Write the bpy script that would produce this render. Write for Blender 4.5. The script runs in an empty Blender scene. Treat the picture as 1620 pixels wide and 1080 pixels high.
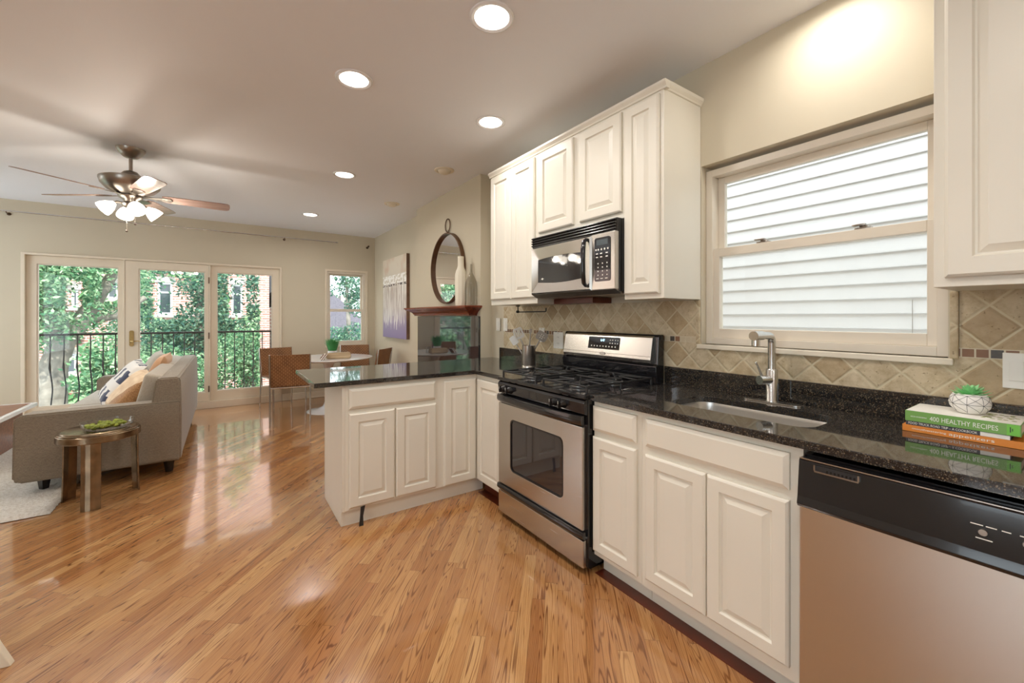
import bpy, bmesh, math, random
from math import sin, cos, pi, radians
from mathutils import Vector, Matrix
from mathutils.geometry import tessellate_polygon

SKY = 4.2      # sky strength
SUN = 6.5
EXPO = 0.2
CAN = 8.5     # watts per ceiling downlight
FANW = 6.5

scene = bpy.context.scene
COL = scene.collection

# ---------------------------------------------------------------- camera, sky, sun, exposure
cam_d = bpy.data.cameras.new('camera')
cam = bpy.data.objects.new('camera', cam_d); COL.objects.link(cam)
cam.location = (0, 0, 1.31)
cam.rotation_euler = (radians(90), 0, radians(-34.71))
cam_d.sensor_width = 36; cam_d.lens = 655.5 / 1620 * 36
cam_d.shift_y = -39 / 1620
cam_d.clip_start = 0.02; cam_d.clip_end = 300
scene.camera = cam

world = bpy.data.worlds.new('sky'); scene.world = world; world.use_nodes = True
wn = world.node_tree
bg = wn.nodes['Background']
bg.inputs['Color'].default_value = (0.85, 0.92, 1.0, 1)
bg.inputs['Strength'].default_value = SKY

sun_d = bpy.data.lights.new('sun', 'SUN'); sun = bpy.data.objects.new('sun', sun_d); COL.objects.link(sun)
sun_d.energy = SUN; sun_d.angle = radians(1.0); sun_d.color = (1, 0.95, 0.86)
sun.rotation_euler = Vector((-0.06, 0.62, -0.78)).to_track_quat('-Z', 'Y').to_euler()

scene.view_settings.view_transform = 'Standard'
scene.view_settings.look = 'None'
scene.view_settings.exposure = EXPO
scene.view_settings.gamma = 1
scene.view_settings.use_curve_mapping = False
cy = scene.cycles
cy.max_bounces = 9; cy.diffuse_bounces = 5; cy.glossy_bounces = 4; cy.transmission_bounces = 6
cy.transparent_max_bounces = 12; cy.caustics_reflective = False; cy.caustics_refractive = False
cy.sample_clamp_indirect = 6; cy.use_denoising = True

W = 2.16; FAR = 7.35; CEIL = 2.69; LEFT = -3.4; BACK = -2.3

# ---------------------------------------------------------------- materials
def srgb(r, g, b):
    f = lambda c: (c / 255 / 12.92) if c / 255 <= 0.04045 else ((c / 255 + 0.055) / 1.055) ** 2.4
    return (f(r), f(g), f(b), 1)

class NT:
    def __init__(s, name):
        s.m = bpy.data.materials.new(name); s.m.use_nodes = True
        s.t = s.m.node_tree; s.b = s.t.nodes['Principled BSDF']
    def n(s, typ, **kw):
        nd = s.t.nodes.new(typ)
        for k, v in kw.items(): setattr(nd, k, v)
        return nd
    def l(s, a, b): s.t.links.new(a, b)
    def inp(s, sock, v):
        if isinstance(v, bpy.types.NodeSocket): s.l(v, sock)
        else: sock.default_value = v
    def math(s, op, a, b=0.0, c=0.0):
        nd = s.n('ShaderNodeMath', operation=op)
        s.inp(nd.inputs[0], a); s.inp(nd.inputs[1], b); s.inp(nd.inputs[2], c)
        return nd.outputs[0]
    def mix(s, fac, a, b, mode='MIX'):
        nd = s.n('ShaderNodeMix', data_type='RGBA', blend_type=mode)
        s.inp(nd.inputs['Factor'], fac)
        s.inp([i for i in nd.inputs if i.name == 'A' and i.type == 'RGBA'][0], a)
        s.inp([i for i in nd.inputs if i.name == 'B' and i.type == 'RGBA'][0], b)
        return [o for o in nd.outputs if o.type == 'RGBA'][0]
    def comb(s, x, y, z):
        nd = s.n('ShaderNodeCombineXYZ')
        for i, v in enumerate((x, y, z)): s.inp(nd.inputs[i], v)
        return nd.outputs[0]
    def pos(s, kind='Object'):
        if kind == 'World':
            g = s.n('ShaderNodeNewGeometry'); sp = s.n('ShaderNodeSeparateXYZ')
            s.l(g.outputs['Position'], sp.inputs[0]); return sp.outputs[0], sp.outputs[1], sp.outputs[2]
        tc = s.n('ShaderNodeTexCoord'); sp = s.n('ShaderNodeSeparateXYZ')
        s.l(tc.outputs[kind], sp.inputs[0]); return sp.outputs[0], sp.outputs[1], sp.outputs[2]
    def vec(s, kind='Object'): return s.n('ShaderNodeTexCoord').outputs[kind]
    def noise(s, vec, scale, detail=2, rough=0.5, out='Fac', dist=0.0):
        nd = s.n('ShaderNodeTexNoise'); s.inp(nd.inputs['Vector'], vec)
        nd.inputs['Scale'].default_value = scale; nd.inputs['Detail'].default_value = detail
        nd.inputs['Roughness'].default_value = rough; nd.inputs['Distortion'].default_value = dist
        return nd.outputs[out]
    def ramp(s, fac, stops, interp='LINEAR'):
        nd = s.n('ShaderNodeValToRGB'); nd.color_ramp.interpolation = interp
        e = nd.color_ramp.elements
        while len(e) < len(stops): e.new(0.5)
        for i, (p, c) in enumerate(stops):
            e[i].position = p; e[i].color = c if len(c) == 4 else (*c, 1)
        s.inp(nd.inputs[0], fac); return nd.outputs[0]
    def bump(s, h, strength=0.2, dist=0.01):
        nd = s.n('ShaderNodeBump'); nd.inputs['Strength'].default_value = strength
        nd.inputs['Distance'].default_value = dist; s.inp(nd.inputs['Height'], h)
        s.l(nd.outputs[0], s.b.inputs['Normal']); return nd
    def set(s, **kw):
        names = dict(base='Base Color', rough='Roughness', metal='Metallic', spec='Specular IOR Level',
                     coat='Coat Weight', coatr='Coat Roughness', sheen='Sheen Weight', em='Emission Color', es='Emission Strength', sss='Subsurface Weight', aniso='Anisotropic')
        for k, v in kw.items(): s.inp(s.b.inputs[names[k]], v)
        return s

def plain(name, c, rough=0.5, metal=0.0, var=0.06, vscale=6, spec=0.5, coat=0.0, bump=0.0, bscale=200):
    t = NT(name)
    nz = t.noise(t.vec(), vscale, 3)
    lo = tuple(x * (1 - var) for x in c[:3]) + (1,); hi = tuple(min(1, x * (1 + var)) for x in c[:3]) + (1,)
    t.set(base=t.ramp(nz, [(0.3, lo), (0.7, hi)]), rough=rough, metal=metal, spec=spec, coat=coat)
    if bump: t.bump(t.noise(t.vec(), bscale, 2), bump, 0.002)
    return t.m

M = {}
M['wall'] = plain('greige wall paint', srgb(203, 193, 171), 0.6, var=0.02, vscale=1.5, bump=0.05)
M['ceiling'] = plain('ceiling paint', srgb(238, 240, 246), 0.55, var=0.015, vscale=1.0)
M['white_trim'] = plain('cream white trim paint', srgb(228, 219, 200), 0.4, var=0.02)
M['cabinet'] = plain('cream cabinet paint', srgb(226, 221, 208), 0.38, var=0.02, vscale=3)
M['door_paint'] = plain('warm white door paint', srgb(224, 212, 192), 0.45, var=0.02)
M['vinyl'] = plain('almond window vinyl', srgb(222, 212, 196), 0.35, var=0.02)
M['black'] = plain('black enamel', (0.012, 0.012, 0.014, 1), 0.12, var=0.1, coat=0.3)
M['black_plastic'] = plain('black plastic', (0.016, 0.015, 0.015, 1), 0.22, var=0.15)
M['matte_black'] = plain('matte black iron', (0.015, 0.015, 0.016, 1), 0.45, var=0.2, vscale=30)
M['dark_glass'] = plain('dark appliance glass', (0.02, 0.018, 0.022, 1), 0.04, var=0.1, coat=0.8)
M['chrome'] = plain('brushed chrome', (0.62, 0.61, 0.59, 1), 0.24, 1.0, var=0.03)
M['brass'] = plain('polished brass', (0.55, 0.42, 0.20, 1), 0.25, 1.0, var=0.05)
M['bronze_dark'] = plain('dark bronze hinge', (0.12, 0.07, 0.04, 1), 0.35, 0.9)
M['nickel'] = plain('antique nickel', (0.37, 0.33, 0.29, 1), 0.30, 1.0, var=0.12, vscale=12)
M['plate'] = plain('white switch plastic', srgb(232, 230, 222), 0.3, var=0.01)
M['plate_dark'] = plain('outlet slot', (0.03, 0.03, 0.03, 1), 0.5)
M['white_pot'] = plain('matte white ceramic', srgb(238, 234, 228), 0.5, var=0.02)
M['vase_cream'] = plain('cream ceramic', srgb(230, 222, 202), 0.5, var=0.03)
M['paper'] = plain('book paper', srgb(240, 238, 230), 0.6, var=0.03, vscale=60)
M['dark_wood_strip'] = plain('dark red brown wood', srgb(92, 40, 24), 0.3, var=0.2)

def stainless(name, c, rough=0.25, axis=2):
    t = NT(name); x, y, z = t.pos()
    sc = [420, 420, 420]; sc[axis] = 3
    v = t.comb(t.math('MULTIPLY', x, sc[0]), t.math('MULTIPLY', y, sc[1]), t.math('MULTIPLY', z, sc[2]))
    g = t.noise(v, 1.0, 2)
    t.set(base=t.mix(g, tuple(k * 0.985 for k in c[:3]) + (1,), c), metal=1.0, rough=t.math('MULTIPLY_ADD', g, 0.06, rough - 0.03))
    return t.m
M['steel'] = stainless('brushed stainless steel', (0.60, 0.575, 0.54, 1), 0.26, 1)
M['steel_v'] = stainless('brushed stainless sheet', (0.60, 0.56, 0.51, 1), 0.30, 2)
M['tool_steel'] = stainless('satin utensil steel', (0.34, 0.32, 0.29, 1), 0.34, 2)
M['sink_steel'] = stainless('satin sink steel', (0.70, 0.69, 0.67, 1), 0.30, 1)

def wood_floor():
    t = NT('diagonal oak strip floor'); x, y, z = t.pos()
    a = radians(41.0)
    u = t.math('ADD', t.math('MULTIPLY', x, sin(a)), t.math('MULTIPLY', y, cos(a)))
    v = t.math('SUBTRACT', t.math('MULTIPLY', x, cos(a)), t.math('MULTIPLY', y, sin(a)))
    vr = t.math('DIVIDE', v, 0.0585); row = t.math('FLOOR', vr); fv = t.math('FRACT', vr)
    wn1 = t.n('ShaderNodeTexWhiteNoise', noise_dimensions='1D'); t.l(row, wn1.inputs['W'])
    uu = t.math('ADD', t.math('DIVIDE', u, 0.85), t.math('MULTIPLY', wn1.outputs['Value'], 9.7))
    seg = t.math('FLOOR', uu); fu = t.math('FRACT', uu)
    wn2 = t.n('ShaderNodeTexWhiteNoise', noise_dimensions='2D'); t.l(t.comb(row, seg, 0.0), wn2.inputs['Vector'])
    idv = wn2.outputs['Value']; idc = wn2.outputs['Color']
    sp = t.n('ShaderNodeSeparateXYZ'); t.l(idc, sp.inputs[0])
    id2, id3 = sp.outputs[1], sp.outputs[2]
    # cathedral grain: contour lines of a stretched noise field, different on each board
    gv = t.comb(t.math('MULTIPLY_ADD', u, 0.55, t.math('MULTIPLY', idv, 83.0)),
                t.math('MULTIPLY_ADD', v, t.math('MULTIPLY_ADD', id2, 9.0, 8.0), t.math('MULTIPLY', id3, 47.0)), 0.0)
    field = t.noise(gv, 1.6, 1.5, 0.45, dist=0.2)
    rings = t.math('SINE', t.math('MULTIPLY', field, 135.0))
    rings = t.ramp(rings, [(0.0, (0, 0, 0, 1)), (0.62, (0.08, 0.08, 0.08, 1)), (1.0, (1, 1, 1, 1))])
    rmod = t.math('MULTIPLY', rings, t.noise(t.comb(t.math('MULTIPLY', u, 1.5), t.math('MULTIPLY', v, 30.0), idv), 1.0, 2))
    pores = t.noise(t.comb(t.math('MULTIPLY', u, 14.0), t.math('MULTIPLY', v, 620.0), idv), 1.0, 3, 0.6)
    pores = t.ramp(pores, [(0.45, (0, 0, 0, 1)), (0.75, (1, 1, 1, 1))])
    base = t.ramp(idv, [(0.0, srgb(160, 110, 66)), (0.3, srgb(180, 131, 82)), (0.6, srgb(188, 140, 89)), (0.85, srgb(204, 160, 106)), (1.0, srgb(170, 115, 70))])
    broad = t.noise(t.comb(t.math('MULTIPLY', u, 2.0), t.math('MULTIPLY', v, 22.0), id2), 1.0, 2)
    base = t.mix(t.math('MULTIPLY', broad, 0.35), base, srgb(178, 112, 62))
    c = t.mix(t.math('MINIMUM', t.math('MULTIPLY', rmod, 1.5), 0.9), base, srgb(104, 58, 28))
    c = t.mix(t.math('MULTIPLY', pores, 0.42), c, srgb(112, 64, 32))
    e1 = t.math('LESS_THAN', t.math('MINIMUM', fv, t.math('SUBTRACT', 1.0, fv)), 0.014)
    e2 = t.math('LESS_THAN', fu, 0.0022)
    seam = t.math('MAXIMUM', e1, e2)
    c = t.mix(t.math('MULTIPLY', seam, 0.55), c, srgb(70, 38, 18))
    wear = t.noise(t.vec(), 1.3, 3)
    t.set(base=c, rough=t.math('MULTIPLY_ADD', wear, 0.10, 0.14), spec=0.6, coat=0.8, coatr=0.045)
    hump = t.math('MULTIPLY', t.math('SINE', t.math('MULTIPLY', fv, pi)), 0.9)
    h = t.math('ADD', t.math('ADD', hump, t.math('MULTIPLY', seam, -0.5)), t.math('MULTIPLY', pores, -0.12))
    h = t.math('ADD', h, t.math('MULTIPLY', t.noise(t.vec(), 5.0, 2), 2.0))
    t.bump(h, 0.12, 0.0012)
    return t.m
M['floor'] = wood_floor()

def granite():
    t = NT('black speckled granite'); v = t.vec()
    def speck(scale, thr, col, prev, amt):
        vo = t.n('ShaderNodeTexVoronoi'); vo.inputs['Scale'].default_value = scale; t.l(v, vo.inputs['Vector'])
        sp = t.n('ShaderNodeSeparateXYZ'); t.l(vo.outputs['Color'], sp.inputs[0])
        f = t.math('MULTIPLY', t.math('GREATER_THAN', sp.outputs[0], thr), amt)
        near = t.math('LESS_THAN', vo.outputs['Distance'], 0.42)
        return t.mix(t.math('MULTIPLY', f, near), prev, col)
    c = t.ramp(t.noise(v, 60, 3), [(0.35, (0.008, 0.008, 0.010, 1)), (0.7, (0.022, 0.022, 0.022, 1))])
    c = speck(330, 0.72, srgb(98, 80, 55), c, 0.8)
    c = speck(210, 0.86, srgb(126, 112, 92), c, 0.7)
    c = speck(520, 0.84, srgb(150, 150, 150), c, 0.6)
    t.set(base=c, rough=0.05, spec=0.6, coat=0.2, coatr=0.03); return t.m
M['granite'] = granite()
M['granite_slab'] = plain('polished black granite slab', (0.020, 0.022, 0.028, 1), 0.035, var=0.35, vscale=120, spec=1.0, coat=0.8)

TP = 0.149
def tile_diamond(zbase):
    t = NT('tumbled travertine diamond tile'); x, y, z = t.pos('World')
    warp = t.noise(t.vec(), 16, 2)
    w2 = t.math('MULTIPLY_ADD', warp, 0.05, -0.025)
    a = t.math('DIVIDE', t.math('SUBTRACT', y, 1.278), TP); b = t.math('DIVIDE', t.math('SUBTRACT', z, zbase), TP)
    s = t.math('ADD', t.math('ADD', a, b), w2); q = t.math('ADD', t.math('SUBTRACT', a, b), w2)
    def edge(k):
        f = t.math('FRACT', k); return t.math('MINIMUM', f, t.math('SUBTRACT', 1.0, f))
    e = t.math('MINIMUM', edge(s), edge(q))
    wn = t.n('ShaderNodeTexWhiteNoise', noise_dimensions='2D'); t.l(t.comb(t.math('FLOOR', s), t.math('FLOOR', q), 0.0), wn.inputs['Vector'])
    c = t.ramp(wn.outputs['Value'], [(0, srgb(174, 152, 120)), (0.35, srgb(198, 181, 150)), (0.7, srgb(212, 198, 170)), (1, srgb(186, 165, 132))])
    cl = t.noise(t.vec(), 22, 4, 0.65)
    c = t.mix(t.ramp(cl, [(0.4, (0, 0, 0, 1)), (0.75, (0.75, 0.75, 0.75, 1))]), c, srgb(158, 136, 100))
    vo = t.noise(t.vec(), 95, 2, 0.5)
    pits = t.ramp(vo, [(0.66, (0, 0, 0, 1)), (0.72, (1, 1, 1, 1))])
    c = t.mix(t.math('MULTIPLY', pits, 0.5), c, srgb(120, 100, 72))
    g = t.ramp(e, [(0.022, (1, 1, 1, 1)), (0.042, (0, 0, 0, 1))])
    c = t.mix(g, c, srgb(206, 194, 164))
    t.set(base=c, rough=0.5, spec=0.35)
    h = t.ramp(e, [(0.018, (0, 0, 0, 1)), (0.09, (1, 1, 1, 1))])
    h = t.math('ADD', h, t.math('MULTIPLY', pits, -0.5)); h = t.math('ADD', h, t.math('MULTIPLY', t.noise(t.vec(), 40, 4), 0.9))
    t.bump(h, 0.6, 0.004); return t.m
M['tile_low'] = tile_diamond(1.020)
M['tile_high'] = tile_diamond(1.201)
def mosaic():
    t = NT('stone mosaic border'); x, y, z = t.pos('World')
    k = t.math('DIVIDE', y, 0.0335); f = t.math('FRACT', k)
    e = t.math('MINIMUM', f, t.math('SUBTRACT', 1.0, f))
    wn = t.n('ShaderNodeTexWhiteNoise', noise_dimensions='1D'); t.l(t.math('FLOOR', k), wn.inputs['W'])
    c = t.ramp(wn.outputs['Value'], [(0, srgb(205, 192, 165)), (0.46, srgb(124, 80, 48)), (0.66, srgb(94, 56, 32)), (0.82, srgb(44, 42, 46))], 'CONSTANT')
    ez = t.math('MINIMUM', t.math('SUBTRACT', z, 1.166), t.math('SUBTRACT', 1.2, z))
    g = t.math('MAXIMUM', t.math('LESS_THAN', e, 0.07), t.math('LESS_THAN', ez, 0.003))
    c = t.mix(g, c, srgb(212, 202, 178)); c = t.mix(t.math('MULTIPLY', t.noise(t.vec(), 60, 3), 0.3), c, srgb(150, 130, 100))
    t.set(base=c, rough=0.4); t.bump(t.math('SUBTRACT', 1.0, g), 0.5, 0.003); return t.m
M['mosaic'] = mosaic()

def fabric(name, c, c2, scale=700, rough=0.9, bump=0.3):
    t = NT(name); x, y, z = t.pos()
    n1 = t.noise(t.comb(t.math('MULTIPLY', x, scale * .12), t.math('MULTIPLY', y, scale * .12), t.math('MULTIPLY', z, scale)), 1.0, 2)
    n2 = t.noise(t.comb(t.math('MULTIPLY', x, scale), t.math('MULTIPLY', y, scale), t.math('MULTIPLY', z, scale * .12)), 1.0, 2)
    g = t.math('MULTIPLY', t.math('ADD', n1, n2), 0.5)
    t.set(base=t.ramp(g, [(0.35, c2), (0.65, c)]), rough=rough, spec=0.2, sheen=0.25)
    t.bump(g, bump, 0.002); return t.m
M['sofa'] = fabric('taupe woven upholstery', srgb(156, 145, 128), srgb(116, 104, 90))
M['sofa_seat'] = fabric('pale seat upholstery', srgb(186, 178, 165), srgb(158, 148, 132))
M['woven'] = None
def woven():
    t = NT('woven tan leather'); x, y, z = t.pos()
    k = t.math('DIVIDE', x, 0.021); r = t.math('FLOOR', k)
    zz = t.math('ADD', t.math('DIVIDE', t.math('ADD', z, y), 0.034), t.math('MULTIPLY', r, 0.5))
    fz = t.math('FRACT', zz); fx = t.math('FRACT', k)
    a = t.math('LESS_THAN', t.math('ABSOLUTE', t.math('SUBTRACT', fz, 0.5)), 0.27)
    b = t.math('LESS_THAN', t.math('ABSOLUTE', t.math('SUBTRACT', fx, 0.5)), 0.11)
    st = t.math('MULTIPLY', a, b)
    base = t.ramp(t.noise(t.vec(), 9, 3), [(0.3, srgb(112, 72, 42)), (0.7, srgb(142, 96, 58))])
    t.set(base=t.mix(st, base, srgb(184, 146, 100)), rough=0.55); t.bump(st, 0.5, 0.003); return t.m
M['woven'] = woven()
def wood(name, c1, c2, rough=0.3, axis=1, scale=40, coat=0.2):
    t = NT(name); x, y, z = t.pos(); s = [scale] * 3; s[axis] = scale * 0.06
    g = t.noise(t.comb(t.math('MULTIPLY', x, s[0]), t.math('MULTIPLY', y, s[1]), t.math('MULTIPLY', z, s[2])), 1.0, 4, 0.6, dist=0.4)
    t.set(base=t.ramp(g, [(0.3, c1), (0.7, c2)]), rough=rough, coat=coat); return t.m
M['mahogany'] = wood('red mahogany', srgb(96, 38, 22), srgb(142, 66, 40), 0.25)
M['walnut'] = wood('walnut veneer', srgb(92, 46, 26), srgb(140, 80, 48), 0.35, axis=0)
M['driftwood'] = wood('bleached log wood', srgb(150, 122, 90), srgb(206, 184, 150), 0.7, axis=0, scale=25, coat=0)
M['blade'] = wood('rosy fan blade veneer', srgb(134, 106, 98), srgb(170, 146, 136), 0.2, axis=0, scale=30)
M['blade_dark'] = plain('dark blade edge', srgb(70, 52, 44), 0.4)
M['table_white'] = plain('glossy white lacquer', srgb(236, 236, 238), 0.12, var=0.01, coat=0.4)
M['aged_bronze'] = plain('aged bronze sheet', (0.27, 0.20, 0.13, 1), 0.26, 0.95, var=0.35, vscale=14)
M['mirror'] = NT('mirror silver').set(base=(0.93, 0.93, 0.93, 1), rough=0.01, metal=1.0).m
M['mirror_frame'] = plain('brown leather strap frame', srgb(96, 66, 42), 0.45, 0.3, var=0.15, vscale=20)

def glass(name, tint=(1, 1, 1, 1), ior=1.45):
    t = NT(name); tr = t.n('ShaderNodeBsdfTransparent'); gl = t.n('ShaderNodeBsdfGlossy'); mx = t.n('ShaderNodeMixShader'); fr = t.n('ShaderNodeFresnel')
    tr.inputs['Color'].default_value = tint; gl.inputs['Roughness'].default_value = 0.0; g_ = t.n('ShaderNodeNewGeometry'); t.l(t.math('MULTIPLY_ADD', g_.outputs['Backfacing'], 1 / ior - ior, ior), fr.inputs['IOR'])
    t.l(fr.outputs[0], mx.inputs[0]); t.l(tr.outputs[0], mx.inputs[1]); t.l(gl.outputs[0], mx.inputs[2])
    t.l(mx.outputs[0], t.t.nodes['Material Output'].inputs['Surface']); return t.m
M['glass'] = glass('window glass', (0.97, 0.99, 0.98, 1))
M['bowl_glass'] = glass('clear bowl glass', (0.985, 0.992, 0.988, 1), 1.4)
M['smoke_glass'] = glass('smoky grey bottle glass', (0.90, 0.895, 0.88, 1), 1.35)

def emit(name, c, s):
    t = NT(name); t.set(base=(0.9, 0.9, 0.88, 1), rough=0.4, em=c, es=s); return t.m
M['can_lens'] = emit('lit downlight lens', (1, 0.93, 0.82, 1), 9)
M['shade'] = emit('lit frosted shade', (1, 0.90, 0.76, 1), 6)
M['display'] = emit('blue lit clock digits', (0.45, 0.8, 1, 1), 2.0)

def shag():
    t = NT('cream shag wool'); n = t.noise(t.vec(), 55, 4, 0.7)
    t.set(base=t.ramp(n, [(0.25, srgb(200, 190, 174)), (0.6, srgb(240, 236, 228))]), rough=0.95, spec=0.1, sheen=0.3)
    t.bump(n, 0.9, 0.02); return t.m
M['shag'] = shag()

def painting():
    t = NT('abstract birch painting'); x, y, z = t.pos('World')
    zz = t.math('DIVIDE', t.math('SUBTRACT', z, 0.99), 1.21)
    col = t.ramp(zz, [(0.0, srgb(140, 128, 166)), (0.2, srgb(158, 146, 172)), (0.38, srgb(170, 156, 150)), (0.62, srgb(158, 138, 122)), (0.70, srgb(206, 198, 184)), (1.0, srgb(222, 212, 194))])
    st = t.noise(t.comb(0.0, t.math('MULTIPLY', y, 34.0), t.math('MULTIPLY', z, 1.3)), 1.0, 3, 0.65)
    lim = t.noise(t.comb(0.0, t.math('MULTIPLY', y, 20.0), 3.0), 1.0, 2)
    in1 = t.math('GREATER_THAN', zz, t.math('MULTIPLY_ADD', lim, 0.62, -0.12)); in2 = t.math('LESS_THAN', zz, t.math('MULTIPLY_ADD', lim, 0.1, 0.62))
    m = t.math('MULTIPLY', t.math('MULTIPLY', in1, in2), t.ramp(st, [(0.46, (0, 0, 0, 1)), (0.54, (1, 1, 1, 1))]))
    col = t.mix(m, col, srgb(236, 232, 226))
    hz = t.math('ABSOLUTE', t.math('SUBTRACT', zz, 0.685)); nb = t.noise(t.comb(0.0, t.math('MULTIPLY', y, 16.0), t.math('MULTIPLY', z, 18.0)), 1.0, 3)
    d = t.math('MULTIPLY', t.math('LESS_THAN', hz, 0.032), t.math('GREATER_THAN', nb, 0.5)); col = t.mix(d, col, srgb(72, 60, 62))
    hz2 = t.math('ABSOLUTE', t.math('SUBTRACT', zz, 0.735)); d2 = t.math('MULTIPLY', t.math('LESS_THAN', hz2, 0.055), t.math('GREATER_THAN', nb, 0.47)); col = t.mix(d2, col, srgb(244, 242, 238))
    bl = t.noise(t.comb(0.0, t.math('MULTIPLY', y, 3.0), t.math('MULTIPLY', z, 3.0)), 1.0, 2)
    p = t.math('MULTIPLY', t.math('GREATER_THAN', zz, 0.8), t.ramp(bl, [(0.55, (0, 0, 0, 1)), (0.75, (0.6, 0.6, 0.6, 1))])); col = t.mix(p, col, srgb(202, 156, 128))
    t.set(base=col, rough=0.6); return t.m
M['painting'] = painting()
M['canvas_edge'] = plain('brown canvas edge', srgb(112, 84, 66), 0.6, var=0.25, vscale=10)

def leafmat(name, c1, c2, c3):
    t = NT(name); g = t.n('ShaderNodeNewGeometry')
    n = t.noise(t.vec(), 1.7, 3)
    c = t.ramp(g.outputs['Random Per Island'], [(0, c1), (0.5, c2), (1, c3)])
    t.set(base=c, rough=0.5, spec=0.3)
    tl = t.n('ShaderNodeBsdfTranslucent'); t.l(c, tl.inputs['Color']); mx = t.n('ShaderNodeMixShader'); mx.inputs[0].default_value = 0.35
    t.l(t.b.outputs[0], mx.inputs[1]); t.l(tl.outputs[0], mx.inputs[2]); t.l(mx.outputs[0], t.t.nodes['Material Output'].inputs['Surface'])
    return t.m
M['leaf_a'] = leafmat('fresh green leaves', srgb(62, 106, 80), srgb(102, 146, 104), srgb(176, 200, 160))
M['leaf_b'] = leafmat('deep green leaves', srgb(48, 86, 78), srgb(72, 114, 94), srgb(130, 160, 130))
M['ivy'] = leafmat('wall ivy leaves', srgb(60, 104, 70), srgb(92, 138, 88), srgb(168, 196, 150))
M['bark'] = plain('pale mottled bark', srgb(128, 122, 112), 0.85, var=0.45, vscale=4, bump=0.6, bscale=18)
M['grass_leaf'] = plain('bright green blades', srgb(70, 158, 84), 0.45, var=0.2)
M['succulent'] = plain('mint green succulent leaf', srgb(150, 216, 150), 0.4, var=0.15, vscale=14)
M['moss'] = plain('olive green moss', srgb(128, 140, 44), 0.7, var=0.4, vscale=25, bump=0.6, bscale=60)
def brick():
    t = NT('pale red brick'); b = t.n('ShaderNodeTexBrick'); x, y, z = t.pos('World')
    t.l(t.comb(x, z, 0.0), b.inputs['Vector']); b.inputs['Scale'].default_value = 1.0
    b.inputs['Brick Width'].default_value = 0.42; b.inputs['Row Height'].default_value = 0.14; b.inputs['Mortar Size'].default_value = 0.016
    b.inputs['Color1'].default_value = srgb(150, 104, 92); b.inputs['Color2'].default_value = srgb(172, 130, 118); b.inputs['Mortar'].default_value = srgb(205, 196, 188)
    t.set(base=b.outputs['Color'], rough=0.85); return t.m
M['brick'] = brick()
M['stone'] = plain('pale limestone', srgb(170, 162, 154), 0.8, var=0.1)
M['siding'] = plain('white vinyl siding', srgb(200, 197, 195), 0.55, var=0.015, vscale=8, bump=0.15, bscale=60)
M['shingle'] = plain('grey roof shingles', srgb(92, 88, 96), 0.85, var=0.25, vscale=20)
M['ground'] = plain('street ground', srgb(92, 104, 92), 0.9, var=0.3, vscale=0.6)
M['deck'] = plain('blue grey deck boards', srgb(104, 118, 132), 0.7, var=0.15, vscale=8)
M['pane_dark'] = plain('distant window glass', (0.03, 0.045, 0.05, 1), 0.06, var=0.1, spec=0.8)

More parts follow.
